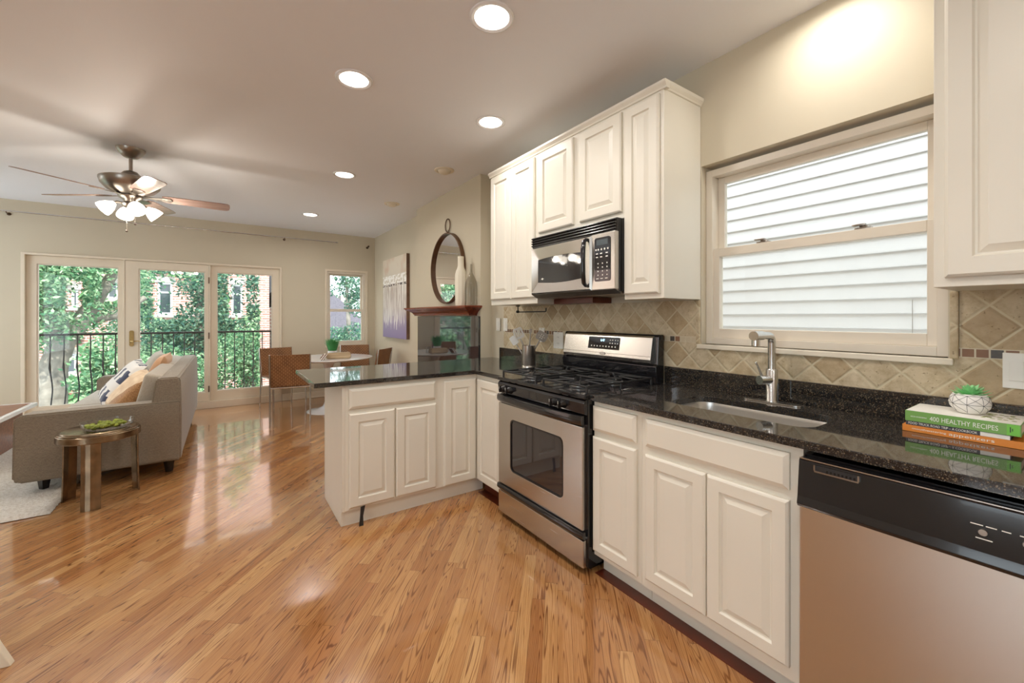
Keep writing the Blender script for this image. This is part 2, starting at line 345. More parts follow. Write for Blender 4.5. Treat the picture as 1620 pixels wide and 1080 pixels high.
# ---------------------------------------------------------------- mesh helpers
ROOT = {}
class MB:
    def __init__(s): s.bm = bmesh.new()
    def box(s, x0, x1, y0, y1, z0, z1, bev=0.0, seg=2):
        vs = [s.bm.verts.new((x, y, z)) for x in (x0, x1) for y in (y0, y1) for z in (z0, z1)]
        fs = [s.bm.faces.new([vs[i] for i in f]) for f in ((0, 1, 3, 2), (4, 6, 7, 5), (0, 4, 5, 1), (2, 3, 7, 6), (0, 2, 6, 4), (1, 5, 7, 3))]
        if bev:
            es = list({e for f in fs for e in f.edges})
            bmesh.ops.bevel(s.bm, geom=es, offset=bev, segments=seg, affect='EDGES', profile=0.6)
        return s
    def prism(s, pts, axis, a, b, bev=0.0):
        """pts 2-D outline extruded along axis from a to b. axis x: (y,z); y: (x,z); z: (x,y)"""
        def mk(p, t): return {'x': (t, p[0], p[1]), 'y': (p[0], t, p[1]), 'z': (p[0], p[1], t)}[axis]
        v0 = [s.bm.verts.new(mk(p, a)) for p in pts]; v1 = [s.bm.verts.new(mk(p, b)) for p in pts]; n = len(pts)
        fs = [s.bm.faces.new(v0), s.bm.faces.new(list(reversed(v1)))]
        fs += [s.bm.faces.new((v0[i], v1[i], v1[(i + 1) % n], v0[(i + 1) % n])) for i in range(n)]
        if bev:
            es = [e for e in {e for f in fs[:2] for e in f.edges}]
            bmesh.ops.bevel(s.bm, geom=es, offset=bev, segments=2, affect='EDGES')
        return s
    def lathe(s, prof, c=(0, 0, 0), seg=32, axis='z', scale=(1, 1)):
        rings = []
        for r, h in prof:
            if r < 1e-5: ring = [s.bm.verts.new(s._ax(c, 0, 0, h, axis))]
            else: ring = [s.bm.verts.new(s._ax(c, r * cos(2 * pi * k / seg) * scale[0], r * sin(2 * pi * k / seg) * scale[1], h, axis)) for k in range(seg)]
            rings.append(ring)
        for A, B in zip(rings, rings[1:]):
            if len(A) == 1 and len(B) == 1: continue
            for k in range(seg):
                k2 = (k + 1) % seg
                if len(A) == 1: s.bm.faces.new((A[0], B[k], B[k2]))
                elif len(B) == 1: s.bm.faces.new((A[k], A[k2], B[0]))
                else: s.bm.faces.new((A[k], A[k2], B[k2], B[k]))
        if abs(prof[0][0] - prof[-1][0]) + abs(prof[0][1] - prof[-1][1]) > 1e-6:
            for R in (rings[0], rings[-1]):
                if len(R) > 1: s.bm.faces.new(R)
        return s
    def _ax(s, c, a, b, h, axis):
        if axis == 'z': return (c[0] + a, c[1] + b, c[2] + h)
        if axis == 'x': return (c[0] + h, c[1] + a, c[2] + b)
        return (c[0] + a, c[1] + h, c[2] + b)
    def tube(s, pts, r, seg=10, closed=False, cap=True):
        pts = [Vector(p) for p in pts]; n = len(pts); rings = []
        rr = r if isinstance(r, (list, tuple)) else [r] * n
        up = None
        for i, p in enumerate(pts):
            if closed: d = (pts[(i + 1) % n] - pts[i - 1])
            else: d = pts[min(i + 1, n - 1)] - pts[max(i - 1, 0)]
            d.normalize()
            if up is None:
                up = Vector((0, 0, 1)) if abs(d.z) < 0.9 else Vector((1, 0, 0))
            a = d.cross(up);
            if a.length < 1e-4: a = d.cross(Vector((0, 1, 0)))
            a.normalize(); b = a.cross(d); b.normalize(); up = b
            rings.append([s.bm.verts.new(p + a * rr[i] * cos(2 * pi * k / seg) + b * rr[i] * sin(2 * pi * k / seg)) for k in range(seg)])
        m = n if closed else n - 1
        for i in range(m):
            A, B = rings[i], rings[(i + 1) % n]
            for k in range(seg): s.bm.faces.new((A[k], A[(k + 1) % seg], B[(k + 1) % seg], B[k]))
        if not closed and cap: s.bm.faces.new(rings[0]); s.bm.faces.new(list(reversed(rings[-1])))
        return s
    def rings4(s, rings, mp):
        """nested rectangles (a0,a1,z0,z1,d) joined by sloped faces, last one capped"""
        prev = None; first = None
        for a0, a1, z0, z1, d in rings:
            cur = [s.bm.verts.new(mp(a, z, d)) for a, z in ((a0, z0), (a1, z0), (a1, z1), (a0, z1))]
            if prev:
                for k in range(4): s.bm.faces.new((prev[k], prev[(k + 1) % 4], cur[(k + 1) % 4], cur[k]))
            else: first = cur
            prev = cur
        s.bm.faces.new(prev); s.bm.faces.new(list(reversed(first))); return s
    def slab(s, outer, holes, z0, z1, axis='z'):
        def mk(p, t): return {'x': (t, p[0], p[1]), 'y': (p[0], t, p[1]), 'z': (p[0], p[1], t)}[axis]
        loops = [outer] + holes
        flat = [p for L in loops for p in L]
        tris = tessellate_polygon([[Vector((p[0], p[1], 0)) for p in L] for L in loops])
        lo = [s.bm.verts.new(mk(p, z0)) for p in flat]; hi = [s.bm.verts.new(mk(p, z1)) for p in flat]
        for t in tris:
            s.bm.faces.new([lo[i] for i in t]); s.bm.faces.new([hi[i] for i in reversed(t)])
        k = 0
        for L in loops:
            n = len(L)
            for i in range(n): s.bm.faces.new((lo[k + i], lo[k + (i + 1) % n], hi[k + (i + 1) % n], hi[k + i]))
            k += n
        return s
    def xform(s, m):
        bmesh.ops.transform(s.bm, matrix=m, verts=s.bm.verts); return s
    def sphere(s, c, r, sc=(1, 1, 1), seg=16, rings=10):
        m = Matrix.Translation(c) @ Matrix.Diagonal((sc[0], sc[1], sc[2], 1))
        bmesh.ops.create_uvsphere(s.bm, u_segments=seg, v_segments=rings, radius=r, matrix=m); return s

def setp(o, label=None, cat=None, group=None, kind=None):
    if label: o['label'] = label
    if cat: o['category'] = cat
    if group: o['group'] = group
    if kind: o['kind'] = kind
    return o
def thing(name, label, cat, loc=(0, 0, 0), group=None, rz=0):
    o = bpy.data.objects.new(name, None); COL.objects.link(o); o.location = loc; o.rotation_euler = (0, 0, rz)
    o.empty_display_size = 0.1
    ROOT[o.name] = Vector(loc)
    return setp(o, label, cat, group)
def obj(name, mb, m, parent=None, smooth=False, local=False, bevel=0.0, kind=None, label=None, subsurf=0):
    bm = mb.bm
    off = Vector((0, 0, 0))
    if parent is not None:
        off = ROOT.get(parent.name, Vector((0, 0, 0)))
        if not local: bmesh.ops.translate(bm, verts=bm.verts, vec=-off)
    bmesh.ops.recalc_face_normals(bm, faces=bm.faces)
    me = bpy.data.meshes.new(name); bm.to_mesh(me); bm.free()
    if smooth:
        for p in me.polygons: p.use_smooth = True
        try: me.set_sharp_from_angle(angle=radians(smooth if smooth is not True else 40))
        except Exception: pass
    o = bpy.data.objects.new(name, me); COL.objects.link(o); o.parent = parent
    for k in (m if isinstance(m, (list, tuple)) else [m]): me.materials.append(M[k] if isinstance(k, str) else k)
    ROOT[o.name] = off
    if bevel:
        b = o.modifiers.new('edge', 'BEVEL'); b.width = bevel; b.segments = 2; b.limit_method = 'ANGLE'
    if subsurf:
        b = o.modifiers.new('smooth', 'SUBSURF'); b.levels = subsurf; b.render_levels = subsurf
    if kind: o['kind'] = kind
    if label: o['label'] = label
    return o
def solo(name, mb, m, label, cat, group=None, **kw):
    o = obj(name, mb, m, **kw); return setp(o, label, cat, group)
def struct(name, mb, m, parent=None, **kw):
    o = obj(name, mb, m, parent, **kw)
    if parent is None: o['kind'] = 'structure'
    return o
def copy_tree(o, parent=None):
    c = o.copy(); COL.objects.link(c)
    if parent is not None: c.parent = parent
    for ch in list(o.children): copy_tree(ch, c)
    return c
def text_mesh(s, size, depth=0.0006, bold=0.0):
    cu = bpy.data.curves.new('lettering', 'FONT'); cu.body = s; cu.size = size; cu.extrude = depth; cu.offset = bold
    cu.align_x = 'LEFT'; cu.resolution_u = 3
    o = bpy.data.objects.new('lettering', cu); COL.objects.link(o)
    bpy.context.view_layer.update()
    dg = bpy.context.evaluated_depsgraph_get(); me = bpy.data.meshes.new_from_object(o.evaluated_get(dg))
    mb = MB(); mb.bm.from_mesh(me); bpy.data.objects.remove(o); bpy.data.meshes.remove(me); bpy.data.curves.remove(cu)
    return mb
def fit_text(s, width, height, mx, depth=0.0006, bold=0.0):
    """lettering scaled to width x height with its lower left corner at the origin, then placed by matrix mx"""
    mb = text_mesh(s, 1.0, depth, bold); xs = [v.co.x for v in mb.bm.verts]; ys = [v.co.y for v in mb.bm.verts]
    mb.xform(Matrix.Translation((-min(xs), -min(ys), 0)))
    mb.xform(Matrix.Diagonal((width / (max(xs) - min(xs)), height / (max(ys) - min(ys)), 1, 1)))
    return mb.xform(mx)
def rrect(x0, x1, y0, y1, r, n=6):
    out = []
    for cx, cy_, a0 in ((x1 - r, y1 - r, 0), (x0 + r, y1 - r, 90), (x0 + r, y0 + r, 180), (x1 - r, y0 + r, 270)):
        for k in range(n + 1):
            a = radians(a0 + 90 * k / n); out.append((cx + r * cos(a), cy_ + r * sin(a)))
    return out
def toX(plane):  # local (a, z, d) on a wall facing -X
    return lambda a, z, d: (plane - d, a, z)
def toY(plane):  # facing -Y
    return lambda a, z, d: (a, plane - d, z)
def door_rings(a0, a1, z0, z1, fr=0.05):
    def r(i, d): return (a0 + i, a1 - i, z0 + i, z1 - i, d)
    return [r(0, 0), r(0, .013), r(.003, .016), r(.009, .020), r(fr, .020), r(fr + .005, .011), r(fr + .010, .010), r(fr + .030, .018), r(fr + .032, .019)]
def drawer_rings(a0, a1, z0, z1):
    def r(i, d): return (a0 + i, a1 - i, z0 + i, z1 - i, d)
    return [r(0, 0), r(0, .012), r(.004, .014), r(.016, .020), r(.018, .020)]
# ================================================================ the room
struct('floor', MB().box(LEFT - .2, W + .2, BACK - .2, FAR + .2, -.12, 0), 'floor')
struct('ceiling', MB().box(LEFT - .2, W + .2, BACK - .2, FAR + .2, CEIL, CEIL + .15), 'ceiling')
# right wall with the kitchen window opening
KY0, KY1, KZ0, KZ1 = .335, 1.284, 1.160, 2.138
mb = MB()
mb.slab([(BACK - .2, 0), (FAR + .2, 0), (FAR + .2, CEIL), (BACK - .2, CEIL)], [[(KY0, KZ0), (KY1, KZ0), (KY1, KZ1), (KY0, KZ1)]], W, W + .2, 'x')
struct('wall_right', mb, 'wall')
struct('wall_chimney_breast', MB().box(2.03, W + .02, 3.462, 5.09, 0, CEIL), 'wall')
DX0, DX1, DZ1 = -1.99, .728, 2.083
FX0, FX1, FZ0, FZ1 = 1.382, 1.992, .835, 2.062
mb = MB()
mb.slab([(LEFT - .2, 0), (DX0, 0), (DX0, DZ1), (DX1, DZ1), (DX1, 0), (W, 0), (W, CEIL), (LEFT - .2, CEIL)],
        [[(FX0, FZ0), (FX1, FZ0), (FX1, FZ1), (FX0, FZ1)]], FAR, FAR + .2, 'y')
struct('wall_far', mb, 'wall')
FILL_WINDOWS = [(-1.9, .95, .35, 2.45), (5.1, 7.1, .35, 2.45)]  # openings for the invented left wall windows that brighten the room
struct('wall_left', MB().slab([(BACK, 0), (FAR, 0), (FAR, CEIL), (BACK, CEIL)], [[(a, c), (b, c), (b, d), (a, d)] for a, b, c, d in FILL_WINDOWS], LEFT - .2, LEFT, 'x'), 'wall')
struct('wall_back', MB().box(LEFT - .2, W, BACK - .2, BACK, 0, CEIL), 'wall')
def baseboard(n, mb): struct(n, mb, 'white_trim', bevel=.004)
baseboard('baseboard_far_right', MB().box(DX1 + .002, W - .001, FAR - .016, FAR - .001, 0, .105).box(DX1 + .002, W - .001, FAR - .026, FAR - .016, 0, .02))
baseboard('baseboard_far_left', MB().box(LEFT, DX0 - .002, FAR - .016, FAR - .001, 0, .105))
baseboard('baseboard_right', MB().box(W - .016, W - .001, 5.1, FAR - .03, 0, .105))

# ---------------------------------------------------------------- patio door wall (glazed side panels + hinged door)
def glazed(name, x0, x1, gx0, gx1, gz0, gz1, z0, z1, y=FAR + .03, th=.045):
    r = thing(name, None, None, (0, 0, 0)); r['kind'] = 'structure'
    mb = MB().slab([(x0, z0), (x1, z0), (x1, z1), (x0, z1)], [[(gx0, gz0), (gx1, gz0), (gx1, gz1), (gx0, gz1)]], y, y + th, 'y')
    obj('sash_frame', mb, 'door_paint', r, bevel=.003)
    b = .012
    mb = MB().slab([(gx0 + .001, gz0 + .001), (gx1 - .001, gz0 + .001), (gx1 - .001, gz1 - .001), (gx0 + .001, gz1 - .001)], [[(gx0 + b, gz0 + b), (gx1 - b, gz0 + b), (gx1 - b, gz1 - b), (gx0 + b, gz1 - b)]], y + .008, y + .03, 'y')
    obj('glazing_bead', mb, 'vinyl', r)
    obj('glass_pane', MB().box(gx0 + b, gx1 - b, y + .018, y + .022, gz0 + b, gz1 - b), 'glass', r)
    return r
cas = MB()
cas.slab([(DX0 + .002, .0), (DX1 - .002, .0), (DX1 - .002, DZ1 - .002), (DX0 + .002, DZ1 - .002)],
         [[(DX0 + .035, .1), (DX1 - .03, .1), (DX1 - .03, DZ1 - .03), (DX0 + .035, DZ1 - .03)]], FAR - .012, FAR + .11, 'y')
cas.box(-1.098, -1.078, FAR + .0, FAR + .1, .1, DZ1 - .03)
cas.box(-.188, -.170, FAR + .0, FAR + .1, .1, DZ1 - .03)
struct('trim_1', cas, 'door_paint', bevel=.003)
glazed('window_1', -1.955, -1.098, -1.868, -1.142, .212, 1.952, .1, 2.053)
d1 = glazed('door_1', -1.076, -.190, -.943, -.232, .232, 1.950, .104, 2.050, y=FAR + .004)
glazed('window_2', -.170, .698, -.100, .604, .236, 1.956, .1, 2.053)
mb = MB().slab(rrect(-1.036, -.990, .92, 1.13, .02), [], FAR - .005, FAR + .003, 'y')
obj('handle_plate', mb, 'brass', d1, bevel=.001)
hd = MB().tube([(-1.012, FAR - .004, .985), (-1.012, FAR - .045, .985), (-1.0, FAR - .055, .986), (-.95, FAR - .055, .992), (-.915, FAR - .052, .985)], [.009, .009, .009, .007, .006])
hd.lathe([(.013, -.006), (.013, .0)], (-1.012, FAR - .004, 1.09), 16, 'y')
obj('lever_handle', hd, 'brass', d1, smooth=True)
for zz in (.28, 1.04, 1.83):
    obj('hinge', MB().tube([(-.189, FAR - .014, zz - .045), (-.189, FAR - .014, zz + .045)], .007).box(-.196, -.182, FAR - .013, FAR - .0125, zz - .045, zz + .045), 'bronze_dark', d1, smooth=True)

# ---------------------------------------------------------------- far double hung window
def hung(name, mp_box, a0, a1, z0, z1, zmid, fr, sash):
    """mp_box(a0,a1,z0,z1,d0,d1) -> MB.box args; d grows away from the room"""
    r = thing(name, None, None, (0, 0, 0)); r['kind'] = 'structure'
    def frame(n, b0, b1, y0, y1, w, d0, d1, wt=None, wb=None, m='vinyl'):
        wt = wt or w; wb = wb or w
        mb = MB()
        for q in ((b0, b0 + w, y0, y1), (b1 - w, b1, y0, y1), (b0 + w, b1 - w, y1 - wt, y1), (b0 + w, b1 - w, y0, y0 + wb)):
            mb.box(*mp_box(*q, d0, d1))
        return obj(n, mb, m, r, bevel=.002)
    frame('jamb_frame', a0, a1, z0, z1, fr, .045, .15, wb=fr + .0)
    frame('upper_sash', a0 + fr, a1 - fr, zmid - .02, z1 - fr, sash, .105, .135, wb=.035)
    frame('lower_sash', a0 + fr - .006, a1 - fr + .006, z0 + fr, zmid + .022, sash, .062, .10, wb=sash + .012, wt=.045)
    s = sash
    obj('upper_pane', MB().box(*mp_box(a0 + fr + s, a1 - fr - s, zmid + .015, z1 - fr - s, .118, .122)), 'glass', r)
    obj('lower_pane', MB().box(*mp_box(a0 + fr + s - .006, a1 - fr - s + .006, z0 + fr + s + .012, zmid - .023, .078, .082)), 'glass', r)
    return r
wf = hung('window_3', lambda a0, a1, z0, z1, d0, d1: (a0, a1, FAR + d0 - .04, FAR + d1 - .04, z0, z1), FX0 + .001, FX1 - .001, FZ0 + .001, FZ1 - .001, 1.42, .03, .03)
struct('trim_2', MB().slab([(FX0 - .03, FZ0 - .03), (FX1 + .045, FZ0 - .03), (FX1 + .045, FZ1 + .035), (FX0 - .03, FZ1 + .035)], [[(FX0, FZ0), (FX1, FZ0), (FX1, FZ1), (FX0, FZ1)]], FAR - .014, FAR - .001, 'y'), 'door_paint', bevel=.003)

# ---------------------------------------------------------------- unseen side windows added to let in sky fill
for i_, (a_, b_, c_, d_) in enumerate(FILL_WINDOWS):
    hung('window_%d' % (5 + i_), lambda a0, a1, z0, z1, d0, d1: (LEFT - d1, LEFT - d0, a0, a1, z0, z1), a_ + .001, b_ - .001, c_ + .001, d_ - .001, 1.5, .036, .036)
# ---------------------------------------------------------------- kitchen window
kw = hung('window_4', lambda a0, a1, z0, z1, d0, d1: (W + d0, W + d1, a0, a1, z0, z1), KY0 + .001, KY1 - .001, KZ0 + .001, KZ1 - .022, 1.662, .036, .036)
for yy in (.60, 1.0):
    lk = MB().box(W + .070, W + .100, yy - .03, yy + .03, 1.684, 1.692, .003).lathe([(.0, .012), (.014, .010), (.016, 0)], (W + .085, yy, 1.692), 16)
    lk.box(W + .058, W + .082, yy - .012, yy + .035, 1.698, 1.706, .003)
    obj('sash_lock', lk, 'nickel', kw, smooth=True)
st = MB().box(W - .024, W + .044, KY0 - .016, KY1 + .014, KZ0 - .024, KZ0, .004)
struct('trim_3', st, 'white_trim')
struct('trim_4', MB().box(W - .018, W - .001, KY0 - .028, KY0 - .006, KZ0 + .001, 1.402, .005), 'tile_high')
struct('trim_5', MB().box(W - .016, W - .001, KY1 + .003, KY1 + .024, KZ0 + .001, 1.404, .005), 'tile_high')

# ---------------------------------------------------------------- base cabinets
XF = 1.55; KICK = 1.62
def carcass(x0, x1, y0, y1, z0=.1, z1=.885): return MB().box(x0, x1, y0, y1, z0, z1)
nc = thing('base_cabinet', 'narrow cream base cabinet with one drawer over one door, right of the range', 'cabinet', (XF, 1.35, 0), 'cream base cabinets')
obj('carcass', carcass(XF, W - .001, 1.205, 1.500), 'cabinet', nc, bevel=.002)
obj('drawer_front', MB().rings4(drawer_rings(1.228, 1.497, .735, .860), toX(XF)), 'cabinet', nc)
obj('cabinet_door', MB().rings4(door_rings(1.226, 1.497, .128, .706), toX(XF)), 'cabinet', nc)
obj('toe_kick', MB().box(KICK, KICK + .018, 1.205, 1.500, 0, .1), 'cabinet', nc)
sc = thing('base_cabinet', 'wide cream sink cabinet with false drawer front over two doors', 'cabinet', (XF, .88, 0), 'cream base cabinets')
obj('carcass', MB().slab([(XF, .569), (W - .001, .569), (W - .001, 1.203), (XF, 1.203)], [[(1.63, .589), (2.1, .589), (2.1, 1.186), (1.63, 1.186)]], .1, .885), 'cabinet', sc)
obj('drawer_front', MB().rings4(drawer_rings(.606, 1.178, .735, .858), toX(XF)), 'cabinet', sc)
for a0, a1 in ((.896, 1.178), (.606, .891)):
    obj('cabinet_door', MB().rings4(door_rings(a0, a1, .145, .700), toX(XF)), 'cabinet', sc)
obj('toe_kick', MB().box(KICK, KICK + .018, .569, 1.203, 0, .1), 'cabinet', sc)
ec = thing('base_cabinet', 'cream base cabinet beyond the dishwasher at the right edge', 'cabinet', (XF, -.2, 0), 'cream base cabinets')
obj('carcass', carcass(XF, W - .001, -.55, -.046, 0), 'cabinet', ec)
cc = thing('base_cabinet', 'cream corner base cabinet with a tall narrow door left of the range', 'cabinet', (XF, 2.5, 0), 'cream base cabinets')
obj('carcass', carcass(XF, W - .001, 2.325, 2.700), 'cabinet', cc)
obj('cabinet_door', MB().rings4(door_rings(2.335, 2.670, .110, .852, .055), toX(XF)), 'cabinet', cc)
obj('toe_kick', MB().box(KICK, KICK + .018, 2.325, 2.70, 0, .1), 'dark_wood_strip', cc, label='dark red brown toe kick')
PY = 2.702
pc = thing('base_cabinet', 'cream peninsula cabinet with wide drawer over two doors and a narrow tall door', 'cabinet', (1.1, 2.7, 0), 'cream base cabinets')
mb = MB().box(.612, W - .001, PY, 3.240, .1, .885)
obj('carcass', mb, 'cabinet', pc, bevel=.002)
mb = MB().prism([(PY - .002, .1), (PY + .05, .1), (PY + .028, .085), (PY + .028, 0), (3.245, 0), (3.245, .885), (PY - .002, .885)], 'x', .594, .612)
obj('end_panel', mb, 'cabinet', pc, bevel=.002)
obj('drawer_front', MB().rings4(drawer_rings(.634, 1.212, .735, .860), toY(PY)), 'cabinet', pc)
for a0, a1, z0, z1 in ((.633, .921, .118, .706), (.930, 1.216, .118, .706), (1.276, 1.536, .108, .853)):
    obj('cabinet_door', MB().rings4(door_rings(a0, a1, z0, z1, .055), toY(PY)), 'cabinet', pc)
obj('toe_kick', MB().box(.612, KICK, PY + .03, PY + .048, 0, .1), 'cabinet', pc)
solo('door_strap', MB().prism([(.7, .118), (.726, .122), (.714, .06), (.716, .0), (.690, .0), (.696, .06)], 'y', 2.672, 2.679).xform(Matrix.Identity(4)), 'matte_black',
     'black tapered strap hanging in front of the peninsula toe kick', 'strap')

struct('trim_6', MB().box(1.556, KICK - .001, .0, 1.50, .0005, .003).box(1.556, KICK - .001, 2.32, 2.69, .0005, .003), 'dark_wood_strip')  # shade under the cabinet overhang, painted as dark strips on the floor
# ---------------------------------------------------------------- countertop, upstand, sink, faucet
SX0, SX1, SY0, SY1 = 1.688, 1.985, .602, 1.178
ct = thing('countertop', 'polished black speckled granite countertop running right of the range with sink cutout', 'countertop', (1.84, .5, .885))
obj('worktop', MB().slab([(1.520, -.55), (W - .001, -.55), (W - .001, 1.503), (1.520, 1.503)], [rrect(SX0, SX1, SY0, SY1, .075)], .886, .915), 'granite', ct, bevel=.0025)
obj('upstand', MB().box(W - .021, W - .001, -.55, 1.503, .9155, 1.018, .002), 'granite', ct)
ct2 = thing('countertop', 'polished black granite countertop covering the peninsula and the corner left of the range', 'countertop', (1.3, 3.0, .885))
obj('worktop', MB().slab([(.432, 2.676), (1.520, 2.676), (1.520, 2.318), (W - .001, 2.318), (W - .001, 3.452), (.432, 3.452)], [], .886, .915), 'granite', ct2, bevel=.003)
obj('upstand', MB().box(W - .021, W - .001, 2.318, 3.30, .9155, 1.020, .002), 'granite', ct2)
sk = thing('kitchen_sink', 'undermount stainless steel sink bowl set in the black countertop', 'sink', (1.84, .89, .70))
mb = MB()
def ringloop(mb, pts, z): return [mb.bm.verts.new((p[0], p[1], z)) for p in pts]
loops = [ringloop(mb, rrect(SX0 - .02, SX1 + .02, SY0 - .015, SY1 + .007, .085), .8855), ringloop(mb, rrect(SX0 - .004, SX1 + .004, SY0 - .004, SY1 + .004, .078), .8850), ringloop(mb, rrect(SX0, SX1, SY0, SY1, .075), .870),
         ringloop(mb, rrect(SX0 + .006, SX1 - .006, SY0 + .006, SY1 - .006, .07), .74), ringloop(mb, rrect(SX0 + .03, SX1 - .03, SY0 + .03, SY1 - .03, .055), .712), ringloop(mb, rrect(SX0 + .1, SX1 - .1, SY0 + .2, SY1 - .2, .03), .706)]
for A, B in zip(loops, loops[1:]):
    n = len(A)
    for i in range(n): mb.bm.faces.new((A[i], A[(i + 1) % n], B[(i + 1) % n], B[i]))
mb.bm.faces.new(loops[-1])
so = obj('bowl', mb, 'sink_steel', sk, smooth=True)
obj('drain', MB().lathe([(0, .003), (.02, .003), (.03, .006), (.043, .006), (.045, .0)], (1.84, .89, .706), 24), 'chrome', sk, smooth=True)

fx, fy = 2.072, .888
fc = thing('kitchen_faucet', 'brushed chrome single lever faucet standing behind the sink', 'faucet', (fx, fy, .915))
obj('deck_plate', MB().slab(rrect(fx - .028, fx + .028, fy - .125, fy + .125, .027), [], .9155, .921), 'chrome', fc, bevel=.001)
obj('body', MB().lathe([(.027, 0), (.027, .004), (.0245, .008), (.0245, .146), (.022, .149), (.0, .149)], (fx, fy, .921), 28), 'chrome', fc, smooth=True)
sp = [(fx, fy, 1.06), (fx, fy, 1.19), (fx - .004, fy, 1.208), (fx - .015, fy, 1.220), (fx - .032, fy, 1.2245), (fx - .1, fy, 1.226)]
obj('spout', MB().tube(sp, .0165, 18), 'chrome', fc, smooth=True)
hd = MB().tube([(fx - .098, fy, 1.226), (fx - .172, fy, 1.226)], .0205, 20).tube([(fx - .152, fy, 1.21), (fx - .152, fy, 1.182)], .0165, 18)
obj('spray_head', hd, 'chrome', fc, smooth=30)
lv = MB().tube([(fx, fy, 1.020), (fx - .062, fy + .026, 1.020)], .021, 22)
obj('valve', lv, 'chrome', fc, smooth=30)
obj('lever', MB().tube([(fx - .048, fy + .020, 1.035), (fx - .056, fy + .023, 1.055), (fx - .068, fy + .032, 1.09), (fx - .074, fy + .036, 1.102)], [.007, .005, .004, .0055]), 'chrome', fc, smooth=True)

# ---------------------------------------------------------------- backsplash
bs = thing('tile_backsplash', 'beige tumbled diamond tile backsplash with a dark mosaic border line', 'backsplash', (2.15, .8, 1.02))
def panels(n, m, rects, t=.008):
    for y0, y1, z0, z1 in rects: obj(n, MB().box(W - .001 - t, W - .001, y0, y1, z0, z1), m, bs)
panels('lower_tile_band', 'tile_low', [(-.55, KY0 - .006, 1.0185, 1.166), (KY0 - .006, KY1 + .003, 1.0185, KZ0 - .0245), (KY1 + .003, 1.504, 1.0185, 1.166), (1.504, 2.317, .90, 1.166), (2.317, 3.24, 1.0205, 1.166)])
panels('mosaic_border', 'mosaic', [(-.55, KY0 - .017, 1.166, 1.200), (KY1 + .014, 3.24, 1.166, 1.200)], .009)
panels('upper_tile_band', 'tile_high', [(-.55, KY0 - .029, 1.200, 1.402), (KY1 + .025, 3.24, 1.200, 1.402)])

# ---------------------------------------------------------------- upper cabinets
XU = 1.83
def crown(mb, x, y0, y1, left=False, right=False):
    prof = [(0, 2.466), (-.006, 2.468), (-.008, 2.476), (-.018, 2.490), (-.020, 2.494), (-.020, 2.506), (.02, 2.506), (.02, 2.466)]
    mb.prism([(x + p, z) for p, z in prof], 'y', y0, y1)
u1 = thing('wall_cabinet', 'tall narrow cream upper cabinet beside the kitchen window', 'wall cabinet', (XU, 1.4, 1.405), 'cream upper cabinets')
obj('carcass', MB().box(XU, W - .001, 1.288, 1.540, 1.405, 2.466), 'cabinet', u1, bevel=.002)
obj('cabinet_door', MB().rings4(door_rings(1.310, 1.532, 1.432, 2.452, .055), toX(XU)), 'cabinet', u1)
mb = MB(); crown(mb, XU, 1.268, 1.540)
mb.prism([(1.288 + p, z) for p, z in [(0, 2.466), (-.006, 2.468), (-.008, 2.476), (-.018, 2.490), (-.020, 2.506), (.01, 2.506), (.01, 2.466)]], 'x', XU - .0, W - .001)
obj('crown_moulding', mb, 'cabinet', u1)
u2 = thing('wall_cabinet', 'short cream two door upper cabinet above the microwave', 'wall cabinet', (XU, 1.93, 1.862), 'cream upper cabinets')
obj('carcass', MB().box(XU, W - .001, 1.541, 2.322, 1.862, 2.466), 'cabinet', u2, bevel=.002)
for a0, a1 in ((1.552, 1.884), (1.942, 2.296)): obj('cabinet_door', MB().rings4(door_rings(a0, a1, 1.897, 2.452, .055), toX(XU)), 'cabinet', u2)
mb = MB(); crown(mb, XU, 1.541, 2.322); obj('crown_moulding', mb, 'cabinet', u2)
u3 = thing('wall_cabinet', 'cream upper cabinet with two tall doors left of the microwave', 'wall cabinet', (XU, 2.6, 1.405), 'cream upper cabinets')
obj('carcass', MB().box(XU, W - .001, 2.323, 2.945, 1.405, 2.466), 'cabinet', u3, bevel=.002)
for a0, a1 in ((2.343, 2.628), (2.634, 2.930)): obj('cabinet_door', MB().rings4(door_rings(a0, a1, 1.448, 2.452, .055), toX(XU)), 'cabinet', u3)
mb = MB(); crown(mb, XU, 2.323, 2.965); obj('crown_moulding', mb, 'cabinet', u3)
u4 = thing('wall_cabinet', 'large cream upper cabinet right of the kitchen window at the picture edge', 'wall cabinet', (XU, 0, 1.40), 'cream upper cabinets')
obj('carcass', MB().box(XU, W - .001, -.55, .316, 1.402, 2.466), 'cabinet', u4, bevel=.002)
for a0, a1 in ((-.15, .290), (-.54, -.16)): obj('cabinet_door', MB().rings4(door_rings(a0, a1, 1.430, 2.452, .058), toX(XU)), 'cabinet', u4)
mb = MB(); crown(mb, XU, -.55, .34); obj('crown_moulding', mb, 'cabinet', u4)
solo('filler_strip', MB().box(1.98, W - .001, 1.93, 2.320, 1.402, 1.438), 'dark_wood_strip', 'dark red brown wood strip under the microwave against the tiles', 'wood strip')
tb = MB().box(1.985, 2.015, 2.79, 2.812, 1.395, 1.4045, .002).tube([(2.0, 2.80, 1.398), (2.0, 2.80, 1.352), (2.0, 2.795, 1.350), (2.0, 2.44, 1.350), (2.0, 2.435, 1.353), (2.0, 2.435, 1.378)], .0045, 8)
tb.lathe([(.011, -.01), (.011, .01)], (2.0, 2.803, 1.352), 12, 'y')
solo('paper_towel_holder', tb, 'matte_black', 'black metal paper towel holder under the left upper cabinet', 'towel holder', smooth=True)

